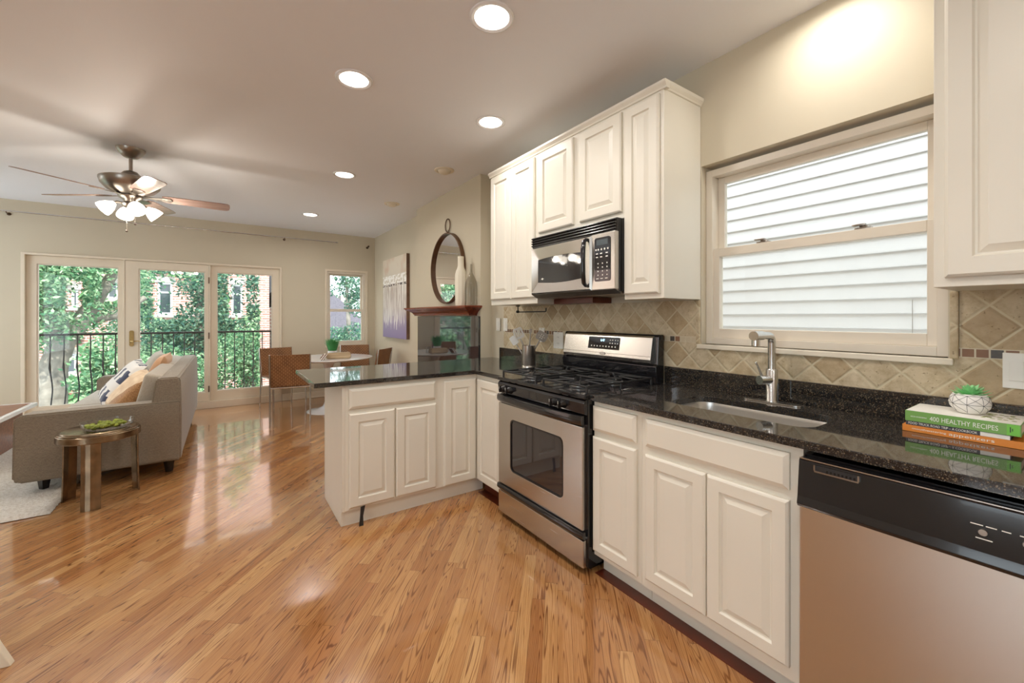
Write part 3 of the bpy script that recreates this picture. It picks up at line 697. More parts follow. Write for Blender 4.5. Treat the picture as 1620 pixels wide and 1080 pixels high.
# ---------------------------------------------------------------- range
RY0, RY1 = 1.508, 2.312; RX = 1.49
rg = thing('gas_range', 'stainless and black freestanding gas range with four burners', 'range', (1.8, 1.91, 0))
obj('body', MB().box(1.515, 2.135, RY0, RY1, .035, .895, .003).box(1.56, 2.10, RY0 + .03, RY1 - .03, .0, .035), 'black', rg)
# oven door: steel face with window, rounded corners
wy0, wy1, wz0, wz1 = 1.672, 2.172, .330, .660
ay0, ay1 = RY0 + .016, RY1 - .006
obj('oven_door', MB().slab([(ay0, .222), (ay1, .222), (ay1, .748), (ay0, .748)], [rrect(wy0, wy1, wz0, wz1, .035)], RX, RX + .024, 'x'), 'steel', rg, bevel=.003)
od = rg.children[-1]
dw = MB().slab(rrect(wy0 + .001, wy1 - .001, wz0 + .001, wz1 - .001, .034), [], RX + .006, RX + .014, 'x')
obj('oven_window', dw, 'dark_glass', rg)
# window inner reveal: darker mask lines
obj('window_trim', MB().slab(rrect(wy0 + .0005, wy1 - .0005, wz0 + .0005, wz1 - .0005, .0345), [rrect(wy0 + .008, wy1 - .008, wz0 + .008, wz1 - .008, .028)], RX - .0005, RX + .0055, 'x'), 'black', rg)
def bow_bar(y0, y1, z0, z1, dx, thick, n=16):
    mb = MB(); pts = []
    for k in range(n + 1):
        t = k / n; y = y0 + (y1 - y0) * t; b = 1 - (2 * t - 1) ** 4 if False else sin(pi * t) ** .5 if 0 < t < 1 else 0
        pts.append((y, dx * b))
    prof = lambda y, b: [(RX + .01, z0), (RX - .004 - b, z0 + .006), (RX - thick - b, z0 + (z1 - z0) * .35), (RX - thick - b, z0 + (z1 - z0) * .7), (RX - .006 - b, z1), (RX + .01, z1)]
    prev = None
    for y, b in pts:
        cur = [mb.bm.verts.new((p[0], y, p[1])) for p in prof(y, b)]
        if prev:
            m = len(cur)
            for i in range(m): mb.bm.faces.new((prev[i], prev[(i + 1) % m], cur[(i + 1) % m], cur[i]))
        else: mb.bm.faces.new(cur)
        prev = cur
    mb.bm.faces.new(prev); return mb
obj('oven_handle', bow_bar(ay0 - .002, ay1 + .002, .752, .806, .022, .012), 'black', rg, smooth=50)
obj('storage_drawer', MB().box(RX, RX + .024, ay0 - .006, ay1 + .002, .034, .172, .003), 'steel', rg)
obj('drawer_handle', bow_bar(ay0 - .012, ay1 + .004, .178, .218, .012, .010), 'black', rg, smooth=50)
cp = MB().prism([(1.515, .808), (1.492, .815), (1.486, .872), (1.494, .885), (1.515, .893)], 'y', RY0 + .004, RY1 - .002)
obj('knob_panel', cp, 'black', rg, bevel=.002)
for ky in (1.665, 1.735, 2.165, 2.235):
    k = MB().lathe([(0, -.030), (.015, -.030), (.017, -.026), (.021, -.006), (.024, 0), (.024, .003)], (1.4875, ky, .846), 24, 'x')
    k.box(1.448, 1.466, ky - .005, ky + .005, .826, .866, .002)
    kk = obj('knob', k, 'black_plastic', rg, smooth=True)
    obj('knob_marking', MB().box(1.4475, 1.448, ky - .001, ky + .001, .848, .864), 'plate', kk)
top = MB().box(1.484, 2.135, RY0 - .006, RY1 + .004, .893, .916, .006)
obj('cooktop', top, 'black', rg)
BX = [1.645, 1.925]; BYs = [1.70, 2.12]
for bx in BX:
    for by in BYs:
        b = MB().lathe([(.062, 0), (.060, .006), (.045, .008), (.043, .018), (.047, .020), (.047, .025), (.03, .028), (0, .028)], (bx, by, .916), 26)
        bb = obj('burner_cap', b, 'matte_black', rg, smooth=35)
        obj('burner_ring', MB().lathe([(.040, 0), (.052, .0), (.052, .010), (.041, .012)], (bx, by, .9165), 26), 'sink_steel', bb, smooth=True)
for by in BYs:
    g = MB(); y0, y1 = by - .175, by + .175; x0, x1 = 1.522, 2.045; z = .950; r = .006
    g.tube([(x0, y0, z), (x1, y0, z), (x1, y1, z), (x0, y1, z)], r, 8, closed=True)
    g.tube([((x0 + x1) / 2, y0, z), ((x0 + x1) / 2, y1, z)], r, 8)
    for bx in BX:
        for a in range(4):
            dx, dy = cos(a * pi / 2 + pi / 4), sin(a * pi / 2 + pi / 4)
            g.tube([(bx + dx * .035, by + dy * .035, z + .006), (bx + dx * .10, by + dy * .10, z + .004), (bx + dx * .155, by + dy * .155, z - .002)], r * .85, 8)
        for s in (-1, 1): g.tube([(bx, by + s * .04, z + .006), (bx, by + s * .175, z)], r * .85, 8)
        g.tube([(bx - .125, by, z), (bx - .04, by, z + .006)], r * .85, 8)
    for cx in (x0, x1, (x0 + x1) / 2):
        for cy_ in (y0, y1): g.tube([(cx, cy_, z), (cx, cy_, .917)], [r, r * 1.2], 8)
    obj('grate', g, 'matte_black', rg, smooth=True)
bgp = MB().prism([(2.135, .917), (2.075, .917), (2.062, .985), (2.060, 1.018), (2.075, 1.030), (2.086, 1.190), (2.095, 1.204), (2.135, 1.204)], 'y', RY0 - .004, RY1 + .004)
obj('backguard', bgp, 'black', rg, bevel=.003)
bf = MB().prism([(2.052, 1.036), (2.046, 1.056), (2.070, 1.186), (2.0875, 1.196), (2.090, 1.19), (2.078, 1.03)], 'y', RY0 + .026, RY1 - .020)
obj('control_fascia', bf, 'steel', rg, bevel=.002)
tilt = math.atan2(.024, .13)
def fas(y, z, d=0.0):   # point on the tilted fascia face
    return (2.0458 + (z - 1.056) * (.024 / .13) - d, y, z)
def fbox(y0, y1, z0, z1, d0, d1):
    mb = MB(); vs = [mb.bm.verts.new(fas(y, z, d)) for d in (d0, d1) for y, z in ((y0, z0), (y1, z0), (y1, z1), (y0, z1))]
    for f in ((0, 1, 2, 3), (4, 5, 6, 7), (0, 1, 5, 4), (1, 2, 6, 5), (2, 3, 7, 6), (3, 0, 4, 7)): mb.bm.faces.new([vs[i] for i in f])
    return mb
cpn = obj('clock_panel', fbox(1.775, 2.045, 1.098, 1.176, -.001, .003), 'dark_glass', rg)
mxx = Matrix(((0, 0, -1, fas(0, 1.152)[0] - .0035), (-1, 0, 0, 1.935), (0, 1, 0, 1.147), (0, 0, 0, 1)))
obj('clock_digits', fit_text('6:47', .036, .017, mxx, .0004), 'display', cpn)
bt = MB()
for i in range(9):
    y = 1.80 + i * .026
    for z in ((1.112,) if i < 9 else ()): 
        for q in range(2): bt.bm.verts.new  # noqa
        b_ = fbox(y, y + .010, z, z + .008, .003, .0036); me_ = bpy.data.meshes.new('tmp'); b_.bm.to_mesh(me_); bt.bm.from_mesh(me_); bpy.data.meshes.remove(me_); b_.bm.free()
for i, z in enumerate((1.135, 1.155)):
    for y in (1.785, 1.805, 1.828, 1.848):
        b_ = fbox(y, y + .008, z, z + .007, .003, .0036); me_ = bpy.data.meshes.new('tmp'); b_.bm.to_mesh(me_); bt.bm.from_mesh(me_); bpy.data.meshes.remove(me_); b_.bm.free()
obj('button_marks', bt, 'plate', cpn)
bd = MB().lathe([(0, .003), (.010, .003), (.013, 0)], (0, 0, 0), 24, 'x', (1.9, .85)).xform(Matrix.Translation(fas(1.91, 1.070, .004)))
obj('badge', bd, 'chrome', rg, smooth=True)
obj('fascia_groove', fbox(RY0 + .03, RY1 - .024, 1.0735, 1.0750, .0, .0012), 'matte_black', rg)

# ---------------------------------------------------------------- microwave
MX = 1.762; MY0, MY1 = 1.545, 2.312; MZ0, MZ1 = 1.446, 1.860
mwv = thing('microwave_oven', 'stainless over-the-range microwave with black vent and curved handle', 'microwave', (1.95, 1.9, MZ0))
obj('body', MB().box(MX + .03, W - .010, MY0, MY1, MZ0 + .004, MZ1 - .001, .003), 'black', mwv)
obj('bottom_grille', MB().prism([(MX + .005, MZ0 + .018), (MX + .05, MZ0 - .006), (W - .03, MZ0 - .006), (W - .03, MZ0 + .003), (MX + .03, MZ0 + .018)], 'y', MY0 + .004, MY1 - .004), 'nickel', mwv)
vg = MB().box(MX + .014, MX + .03, MY0 + .002, MY1 - .002, 1.788, 1.859)
obj('vent_grille', vg, 'black_plastic', mwv)
for i in range(4):
    z = 1.796 + i * .0165
    obj('louver', MB().prism([(MX, z + .004), (MX + .004, z + .010), (MX + .0145, z + .012), (MX + .0145, z - .001), (MX + .006, z)], 'y', MY0 + .004, MY1 - .004), 'black_plastic', mwv)
dy0, dy1 = 1.728, MY1 - .002
gy0, gy1, gz0, gz1 = 1.80, 2.245, 1.545, 1.70
# stainless door with a flared frame round the window
mb = MB(); N = 14
def arc(y0, y1, z, bow): return [(y0 + (y1 - y0) * k / N, z + bow * sin(pi * k / N)) for k in range(N + 1)]
outer = arc(dy0, dy1, MZ0 + .018, -.0) + list(reversed(arc(dy0, dy1, 1.786, 0)))
inner = arc(gy0, gy1, gz0, -.012) + list(reversed(arc(gy0, gy1, gz1, .010)))
mid = arc(dy0 + .012, dy1 - .012, MZ0 + .028, 0) + list(reversed(arc(dy0 + .012, dy1 - .012, 1.778, 0)))
L = []
for pts, x in ((outer, MX + .03), (outer, MX + .006), (mid, MX - .004), (inner, MX + .012), (inner, MX + .022)):
    L.append([mb.bm.verts.new((x, p[0], p[1])) for p in pts])
for A, B in zip(L, L[1:]):
    n = len(A)
    for i in range(n): mb.bm.faces.new((A[i], A[(i + 1) % n], B[(i + 1) % n], B[i]))
obj('microwave_door', mb, 'steel', mwv, smooth=20)
mdo = mwv.children[-1]
mb = MB(); mb.slab(inner, [], MX + .0145, MX + .0205, 'x'); wn_ = obj('door_window', mb, 'dark_glass', mwv)
lg = fit_text('—', .03, .003, Matrix(((0, 0, -1, MX + .0142), (-1, 0, 0, 2.215), (0, 1, 0, 1.566), (0, 0, 0, 1))), .0003)
lg.lathe([(0, .0006), (.006, .0006), (.007, 0)], (MX + .0138, 2.20, 1.567), 16, 'x')
obj('window_logo', lg, 'plate', wn_)
hp = [(MX - .004, 1.768, 1.768), (MX - .026, 1.764, 1.752), (MX - .040, 1.757, 1.70), (MX - .044, 1.754, 1.63), (MX - .040, 1.757, 1.56), (MX - .026, 1.764, 1.508), (MX - .004, 1.768, 1.492)]
obj('door_handle', MB().tube(hp, [.010, .013, .0145, .0145, .0145, .013, .010], 14), 'black', mwv, smooth=True)
obj('control_side', MB().box(MX - .001, MX + .03, MY0 + .002, dy0 - .004, MZ0 + .018, 1.786, .004), 'steel', mwv)
kp = obj('keypad', MB().slab(rrect(1.580, 1.700, 1.512, 1.762, .014), [], MX - .004, MX - .001, 'x'), 'dark_glass', mwv)
obj('display', MB().box(MX - .0046, MX - .004, 1.598, 1.684, 1.718, 1.750), plain('grey lcd glass', (.09, .11, .12, 1), .1), kp)
for r_ in range(4):
    for c_ in range(3):
        obj('key', MB().lathe([(0, -.0006), (.0035, -.0006), (.004, 0)], (MX - .004, 1.604 + c_ * .034, 1.548 + r_ * .022), 10, 'x'), 'plate', kp)
for y in (1.598, 1.622, 1.646, 1.670, 1.688):
    obj('key', MB().lathe([(0, -.0006), (.0055, -.0006), (.006, 0)], (MX - .004, y, 1.694), 12, 'x'), 'plate', kp)
for z in (1.648, 1.668):
    for y in (1.598, 1.640, 1.672): obj('key', MB().box(MX - .0046, MX - .004, y, y + .016, z, z + .006), 'plate', kp)
for y in (1.600, 1.635, 1.668): obj('key', MB().box(MX - .0046, MX - .004, y, y + .018, 1.526, 1.530), 'plate', kp)

# ---------------------------------------------------------------- dishwasher
dwh = thing('dishwasher', 'stainless dishwasher with black control panel at the lower right', 'dishwasher', (1.8, .26, 0))
obj('tub', MB().box(1.545, W - .02, -.040, .564, .02, .868), 'black', dwh)
obj('dishwasher_door', MB().box(1.503, 1.540, -.038, .564, .105, .722, .004), 'steel_v', dwh)
pp = MB(); prof = [(1.540, .862), (1.512, .862), (1.506, .855), (1.500, .80), (1.494, .745), (1.488, .722), (1.494, .712), (1.540, .712)]
pp.prism(prof, 'y', -.040, .566); cpl = obj('control_panel', pp, 'black', dwh, bevel=.002)
obj('top_trim', MB().box(1.505, 1.509, -.038, .564, .8605, .8635), 'chrome', dwh)
vs = MB().box(1.4985, 1.5045, .413, .522, .830, .834).box(1.4985, 1.5045, .411, .415, .834, .850).box(1.4995, 1.5045, .520, .524, .834, .850)
obj('vent_slot', MB().box(1.5015, 1.5065, .415, .520, .834, .850), 'matte_black', dwh)
obj('vent_rim', vs, 'nickel', dwh)
for i in range(9): pass
vt = MB()
for i in range(8): vt.box(1.5000, 1.5016, .420 + i * .0095, .4245 + i * .0095, .8345, .842)
obj('vent_teeth', vt, 'black_plastic', dwh)
for y in (.174, .106, .04):
    b = MB().lathe([(0, -.004), (.0075, -.004), (.0085, -.0015), (.0085, .004)], (1.4985, y, .792), 20, 'x'); obj('button', b, 'nickel', dwh, smooth=True)
for y, w_, s in ((.195, .026, 'Normal'), (.170, .022, 'Heavy'), (.145, .018, 'Lite'), (.186, .034, 'Start/Cycle'), (.118, .03, 'Cancel'), (.10, .03, 'Drain')):
    z = .806 if s in ('Normal', 'Heavy', 'Lite', 'Cancel') else .775
    x = 1.500 - (.80 - z) * .11
    obj('panel_mark', MB().box(x - .0009, x + .0003, y - w_ * .8, y, z, z + .0022), 'plate', cpl)
# ================================================================ switches and outlets
def plate(label, y0, y1, z0, z1, kind, group='wall plates'):
    r = thing('wall_switch' if kind == 'switch' else 'wall_outlet', label, 'switch' if kind == 'switch' else 'outlet', (W - .009, (y0 + y1) / 2, z0), group)
    x = W - .0095
    obj('cover_plate', MB().box(x - .005, x, y0, y1, z0, z1, .0015), 'plate', r)
    n = max(1, round((y1 - y0) / .055)) if kind != 'outlet' else 1
    zm = (z0 + z1) / 2
    for i in range(n):
        ym = y0 + (y1 - y0) * (i + .5) / n
        if kind == 'switch': obj('rocker', MB().box(x - .0085, x - .005, ym - .016, ym + .016, zm - .033, zm + .033, .001), 'plate', r)
        else:
            for s in (-1, 1):
                f = obj('socket', MB().slab(rrect(ym - .016, ym + .016, zm + s * .024 - .014, zm + s * .024 + .014, .008), [], x - .007, x - .005, 'x'), 'plate', r)
                obj('slots', MB().box(x - .0074, x - .007, ym - .008, ym - .006, zm + s * .024 - .003, zm + s * .024 + .006).box(x - .0074, x - .007, ym + .006, ym + .008, zm + s * .024 - .003, zm + s * .024 + .006), 'plate_dark', f)
    for zz in (z0 + .008, z1 - .008):
        obj('screw', MB().lathe([(0, -.0008), (.003, -.0006), (.0032, 0)], (x - .005, (y0 + y1) / 2, zz), 10, 'x'), 'chrome', r)
plate('white rocker switch plate at the right edge beside the books', .085, .206, 1.073, 1.190, 'switch')
plate('white rocker switch at the far left end of the backsplash', 3.30, 3.365, 1.178, 1.298, 'switch')
plate('white single rocker switch, nearer the utensil crock of the two on the left', 3.175, 3.240, 1.178, 1.298, 'switch')
plate('white double outlet plate on the tiles just left of the range backguard', 2.405, 2.52, 1.062, 1.190, 'outlet')
plate('white outlet plate on the tiles behind the utensil crock', 2.635, 2.705, 1.103, 1.220, 'outlet')

# ================================================================ utensil crock
ux, uy = 1.885, 2.50
u = thing('utensil_crock', 'ribbed stainless steel utensil crock on the counter beside the range', 'utensil crock', (ux, uy, .9155))
prof = [(.0, .0), (.050, .0), (.0515, .003), (.0515, .026), (.0505, .028), (.0515, .030), (.0515, .176), (.0525, .180), (.050, .180), (.049, .176), (.049, .01), (0, .01)]
obj('container', MB().lathe(prof, (ux, uy, .9155), 36), 'steel_v', u, smooth=True)
def utensil(name, label, cat, dx, dy, tx, ty, top, head):
    a = Vector((ux + dx, uy + dy, .935)); b = Vector((ux + tx, uy + ty, top))
    r = thing(name, label, cat, tuple(a), 'kitchen utensils')
    obj('handle', MB().tube([a, b], [.006, .0045]), 'tool_steel', r, smooth=True)
    obj('head', head(b, (b - a).normalized()), 'tool_steel', r, smooth=30)
def flat_head(w, h, slots, holes=False):
    def f(b, d):
        mb = MB(); out = rrect(-w, w, 0, h, w * .45); hs = []
        if slots: hs = [rrect(-w * .7 + i * w * .38, -w * .7 + i * w * .38 + w * .16, h * .2, h * .85, w * .05, 2) for i in range(4)]
        if holes: hs = [rrect(px - .004, px + .004, pz - .004, pz + .004, .0038, 2) for px in (-.024, -.008, .008, .024) for pz in (.02, .034, .048) if abs(px) < .02 or pz == .034]
        mb.slab(out, hs, -.001, .001, 'x')
        fw = Vector((-.6, -.8, 0)); fw = (fw - d * fw.dot(d)).normalized(); lat = d.cross(fw)
        m = Matrix(((fw.x, lat.x, d.x, b.x), (fw.y, lat.y, d.y, b.y), (fw.z, lat.z, d.z, b.z), (0, 0, 0, 1)))
        return mb.xform(m)
    return f
utensil('slotted_spatula', 'steel slotted spatula standing leftmost in the utensil crock', 'spatula', .02, -.02, -.035, .055, 1.145, flat_head(.037, .085, True))
utensil('serving_spoon', 'steel serving spoon leaning low at the left of the crock', 'spoon', .01, .0, -.05, .09, 1.10, flat_head(.026, .07, False))
utensil('slotted_skimmer', 'steel round skimmer with holes leaning right in the utensil crock', 'skimmer', -.02, .02, .045, -.075, 1.135, flat_head(.042, .070, False, True))
utensil('tongs', 'steel tongs standing in the middle of the utensil crock', 'tongs', 0, .01, .01, -.01, 1.19, flat_head(.010, .03, False))

# ================================================================ books and succulent
def book(label, y0, y1, z0, z1, xs, depth, cover, title, tw, th, ty, spine_extra=None, tz=None):
    r = thing('cookbook', label, 'book', (xs, (y0 + y1) / 2, z0), 'stacked cookbooks')
    c = .0018
    obj('pages', MB().box(xs + .004, xs + depth - .003, y0 + .003, y1 - .003, z0 + c, z1 - c), 'paper', r)
    mb = MB().box(xs, xs + depth, y0, y1, z0, z0 + c).box(xs, xs + depth, y0, y1, z1 - c, z1).box(xs - .002, xs + .003, y0, y1, z0, z1, .0008)
    obj('cover', mb, cover, r)
    z = tz if tz else (z0 + z1) / 2 - th / 2
    m = Matrix(((0, 0, -1, xs - .0022), (-1, 0, 0, ty), (0, 1, 0, z), (0, 0, 0, 1)))
    obj('title', fit_text(title, tw, th, m, .0003), 'paper', r)
    if spine_extra: spine_extra(r)
    return r
orange = plain('orange book cover', srgb(226, 140, 58), .35, var=.03)
green = plain('green book cover', srgb(122, 168, 84), .35, var=.03)
charc = plain('charcoal book cover', srgb(64, 62, 70), .4, var=.05)
brightgreen = plain('lime spine patch', srgb(120, 196, 70), .35)
def ex_or(r):
    m = Matrix(((0, 0, -1, 1.9428), (-1, 0, 0, .388), (0, 1, 0, .9225), (0, 0, 0, 1)))
    obj('small_title', fit_text('mouthwatering', .082, .008, m, .0003), 'paper', r)
book('orange cookbook at the bottom of the stack on the counter', .072, .413, .9155, .9375, 1.945, .185, orange, 'appetizers', .098, .0125, .300, ex_or, .9195)
def ex_bl(r):
    obj('spine_photo', MB().box(1.9465, 1.9472, .172, .232, .9380, .9508), 'paper', r, label='pale photo panel on the spine')
book('charcoal cookbook in the middle of the stack on the counter', .170, .405, .9378, .9515, 1.949, .182, charc, 'FOOD TRUCK ROAD TRIP – A COOKBOOK', .160, .0078, .398, ex_bl)
def ex_gr(r):
    obj('spine_patch', MB().box(1.9435, 1.9442, .153, .178, .9530, .9860), brightgreen, r, label='lime green spine patch')
    obj('publisher_mark', MB().box(1.9428, 1.9434, .170, .172, .962, .978).box(1.9428, 1.9434, .166, .1675, .966, .974), 'plate_dark', r)
    m = Matrix(((0, 0, -1, 1.9438), (-1, 0, 0, .392), (0, 1, 0, .966), (0, 0, 0, 1)))
    obj('small_title', fit_text('GOOD HOUSEKEEPING', .040, .0042, m, .0003), 'paper', r)
    ph = MB()
    random.seed(5)
    for i in range(26):
        px = 2.00 + random.random() * .10; py = .165 + random.random() * .07
        ph.lathe([(.012 * random.uniform(.5, 1), 0), (.006, .0004), (0, .0005)], (px, py, .9868), 9)
    obj('cover_photo', ph, 'moss', r, label='food photograph on the front cover')
book('green cookbook with a white cover on top of the stack', .150, .406, .9518, .9865, 1.946, .188, green, '400 HEALTHY RECIPES', .150, .0150, .345, ex_gr, .961)
obj('front_cover', MB().box(1.948, 2.134, .152, .404, .9866, .9872), 'paper', [o for o in bpy.data.objects if o.get('label', '').startswith('green cookbook')][0], label='white front cover')
px, py, pz = 2.052, .268, .9873
pt = thing('potted_succulent', 'mint green succulent in a round white pot with black line pattern on the books', 'succulent', (px, py, pz))
prof = [(0, 0), (.026, 0), (.036, .006), (.047, .022), (.050, .036), (.047, .052), (.040, .064), (.037, .066), (.034, .062), (.034, .056), (0, .056)]
obj('pot', MB().lathe(prof, (px, py, pz), 40), 'white_pot', pt, smooth=True)
# thin black lines wrapped on the pot surface
def prad(h):
    pr = prof[1:7]
    for (r0, h0), (r1, h1) in zip(pr, pr[1:]):
        if h0 <= h <= h1: return r0 + (r1 - r0) * (h - h0) / (h1 - h0 + 1e-9)
    return .04
ln = MB(); ND = 8
def ppt(a, h): r = prad(h) + .0003; return (px + r * cos(a), py + r * sin(a), pz + h)
for k in range(ND):
    a0 = 2 * pi * k / ND; a1 = 2 * pi * (k + 1) / ND
    ln.tube([ppt(a0, .004 + .058 * j / 10) for j in range(11)], .0005, 5)
    ln.tube([ppt(a0 + (a1 - a0) * j / 10, .033 + .028 * j / 10) for j in range(11)], .0005, 5)
    ln.tube([ppt(a1 - (a1 - a0) * j / 10, .033 + .028 * j / 10) for j in range(11)], .0005, 5)
    ln.tube([ppt(a0 + (a1 - a0) * j / 10, .033 - .026 * j / 10) for j in range(11)], .0005, 5)
for h in (.033, .0615): ln.tube([ppt(2 * pi * j / 48, h) for j in range(48)], .0005, 5, closed=True)
obj('line_pattern', ln, 'matte_black', pt)
random.seed(3)
lf = MB()
def leaf(mb, base, a, el, L, w):
    d = Vector((cos(a) * cos(el), sin(a) * cos(el), sin(el))); s = Vector((-sin(a), cos(a), 0)); n = d.cross(s)
    prev = None; N = 6
    for i in range(N + 1):
        t = i / N; ww = w * (sin(pi * min(1, t * .62 + .22)) ** .8) * (1 - t ** 4); c = base + d * L * t + Vector((0, 0, 1)) * L * .12 * t * t
        cur = [mb.bm.verts.new(c + s * ww), mb.bm.verts.new(c - n * ww * .45), mb.bm.verts.new(c - s * ww), mb.bm.verts.new(c + n * ww * .15)]
        if prev:
            for k in range(4): mb.bm.faces.new((prev[k], prev[(k + 1) % 4], cur[(k + 1) % 4], cur[k]))
        else: mb.bm.faces.new(cur)
        prev = cur
    mb.bm.faces.new(prev)
for ring, (n, el, L) in enumerate(((11, .12, .052), (10, .42, .046), (8, .75, .036), (5, 1.1, .026))):
    for k in range(n): leaf(lf, Vector((px, py, pz + .058 + ring * .004)), 2 * pi * (k + ring * .5) / n + random.uniform(-.1, .1), el + random.uniform(-.1, .1), L * random.uniform(.85, 1.1), .0095)
obj('rosette_leaves', lf, 'succulent', pt, smooth=True)

# ================================================================ mantel, fireplace, mirror, vases, art
MXB = 2.03
fp = MB().slab([(3.466, .0), (5.0, .0), (5.0, 1.316), (3.466, 1.316)], [[(3.95, .02), (4.65, .02), (4.65, .60), (3.95, .60)]], MXB - .022, MXB - .001, 'x')
fpt = thing('fireplace_surround', 'glossy black granite fireplace surround below the wooden mantel', 'fireplace', (MXB - .01, 4.2, 0))
obj('granite_face', fp, 'granite_slab', fpt, bevel=.001)
obj('firebox_door', MB().box(MXB - .016, MXB - .001, 3.952, 4.648, .022, .598), 'black', fpt)
mp = [(0.0, 1.418), (-.190, 1.418), (-.190, 1.404), (-.182, 1.400), (-.176, 1.392), (-.150, 1.380), (-.118, 1.362), (-.104, 1.348), (-.100, 1.338), (-.092, 1.334), (-.092, 1.322), (0, 1.322)]
mt = thing('fireplace_mantel', 'red mahogany mantel shelf with moulded edge above the fireplace', 'mantel', (MXB, 4.2, 1.322))
mb = MB()
# moulding with mitred returns: sweep profile round three sides
x0 = MXB - .001
def station(y_in, sgn): return y_in
prev = None; secs = []
ya, yb = 3.43, 5.03      # outermost at projection .190
def sec_points():
    out = []
    # near return at wall, near corner, far corner, far return at wall
    for corner in range(4):
        pts = []
        for p, z in mp:
            q = -p; e = .190 - q   # inset of this profile point from the outermost line
            near = ya + e; far = yb - e
            if corner == 0: pts.append((x0, near, z))
            elif corner == 1: pts.append((x0 - q, near, z))
            elif corner == 2: pts.append((x0 - q, far, z))
            else: pts.append((x0, far, z))
        out.append(pts)
    return out
S4 = sec_points(); vv = [[mb.bm.verts.new(p) for p in pts] for pts in S4]
for A, B in zip(vv, vv[1:]):
    for i in range(1, len(mp) - 2):
        try: mb.bm.faces.new((A[i], A[i + 1], B[i + 1], B[i]))
        except ValueError: pass
t_, b_ = 1, len(mp) - 2
mb.bm.faces.new((vv[0][t_], vv[1][t_], vv[2][t_], vv[3][t_])); mb.bm.faces.new((vv[0][b_], vv[1][b_], vv[2][b_], vv[3][b_]))
bmesh.ops.remove_doubles(mb.bm, verts=mb.bm.verts, dist=1e-5)
obj('shelf', mb, 'mahogany', mt)
mcy, mcz, mr = 4.155, 1.842, .385
mi = thing('round_mirror', 'large round wall mirror with brown strap frame above the mantel', 'mirror', (MXB - .02, mcy, mcz - mr))
obj('mirror_glass', MB().lathe([(0, -.016), (mr - .012, -.016), (mr - .012, -.006), (0, -.006)], (MXB, mcy, mcz), 72, 'x'), 'mirror', mi)
obj('frame', MB().lathe([(mr - .010, -.045), (mr, -.047), (mr + .003, -.045), (mr + .003, -.002), (mr - .010, -.002), (mr - .010, -.045)], (MXB, mcy, mcz), 72, 'x'), 'mirror_frame', mi, smooth=50)
obj('hanging_ring', MB().tube([(MXB - .014, mcy + .058 * cos(a), 2.315 + .072 * sin(a)) for a in [2 * pi * k / 28 for k in range(28)]], .006, 8, closed=True).tube([(MXB - .014, mcy, mcz + mr), (MXB - .014, mcy, 2.246)], .009, 8), 'mirror_frame', mi, smooth=True)
obj('wall_hook', MB().tube([(MXB - .001, mcy - .03, 2.25), (MXB - .025, mcy - .03, 2.245), (MXB - .028, mcy - .03, 2.262)], .004, 8), 'nickel', mi, smooth=True)
vase = MB().lathe([(0, 0), (.048, 0), (.052, .01), (.055, .10), (.057, .22), (.056, .30), (.048, .345), (.036, .375), (.031, .40), (.030, .49), (.026, .49), (.026, .40), (0, .38)], (0, 0, 0), 20)
for v in vase.bm.verts:
    a = math.atan2(v.co.y, v.co.x); r = (v.co.x ** 2 + v.co.y ** 2) ** .5
    if r > .02 and v.co.z < .36: v.co.x *= 1 + .05 * cos(a * 10); v.co.y *= 1 + .05 * cos(a * 10)
vase.xform(Matrix.Translation((1.925, 3.672, 1.4185)))
solo('bottle_vase', vase, 'vase_cream', 'tall cream ribbed bottle vase on the mantel in front of the mirror', 'vase', 'mantel bottles', smooth=True)
gb = MB().lathe([(0, 0), (.056, 0), (.062, .01), (.062, .18), (.056, .23), (.030, .285), (.014, .32), (.011, .40), (.009, .40), (.011, .32), (.027, .285), (.053, .228), (.058, .18), (.058, .012), (0, .01)], (1.955, 3.515, 1.4185), 32)
solo('glass_bottle', gb, 'smoke_glass', 'smoky clear glass bottle at the right end of the mantel', 'bottle', 'mantel bottles', smooth=True)
art = thing('canvas_painting', 'tall canvas painting of white birch trunks over lavender on the right wall', 'painting', (W - .02, 6.2, .99))
obj('canvas_front', MB().box(W - .050, W - .047, 5.675, 6.725, .990, 2.212), 'painting', art)
obj('stretcher_edge', MB().slab([(5.675, .990), (6.725, .990), (6.725, 2.212), (5.675, 2.212)], [[(5.72, 1.03), (6.68, 1.03), (6.68, 2.17), (5.72, 2.17)]], W - .047, W - .002, 'x'), 'canvas_edge', art)

# ================================================================ curtain rod
cr = thing('curtain_rod', 'thin metal curtain rod on bronze brackets above the patio doors', 'curtain rod', (-.4, FAR - .08, 2.53))
obj('rod', MB().tube([(-3.0, FAR - .085, 2.535), (1.50, FAR - .085, 2.535)], .008, 10).lathe([(0, 0), (.012, .004), (.012, .03), (0, .034)], (1.50, FAR - .085, 2.535), 12, 'x'), 'chrome', cr, smooth=True)
for x in (-2.08, .76, -2.9):
    obj('bracket', MB().tube([(x, FAR - .085, 2.522), (x, FAR - .04, 2.515), (x, FAR - .003, 2.515)], .006, 8).lathe([(.018, -.006), (.018, 0)], (x, FAR - .001, 2.515), 14, 'y'), 'bronze_dark', cr, smooth=True)
solo('curtain_bracket', MB().tube([(2.03, FAR - .085, 2.515), (2.03, FAR - .04, 2.508), (2.03, FAR - .003, 2.508)], .007, 8).lathe([(.02, -.006), (.02, 0)], (2.03, FAR - .001, 2.508), 14, 'y').lathe([(0, -.012), (.014, -.01), (.016, 0), (.014, .01), (0, .012)], (2.03, FAR - .085, 2.52), 12, 'y'),
     'bronze_dark', 'small empty bronze curtain bracket in the far right room corner', 'curtain bracket', smooth=True)

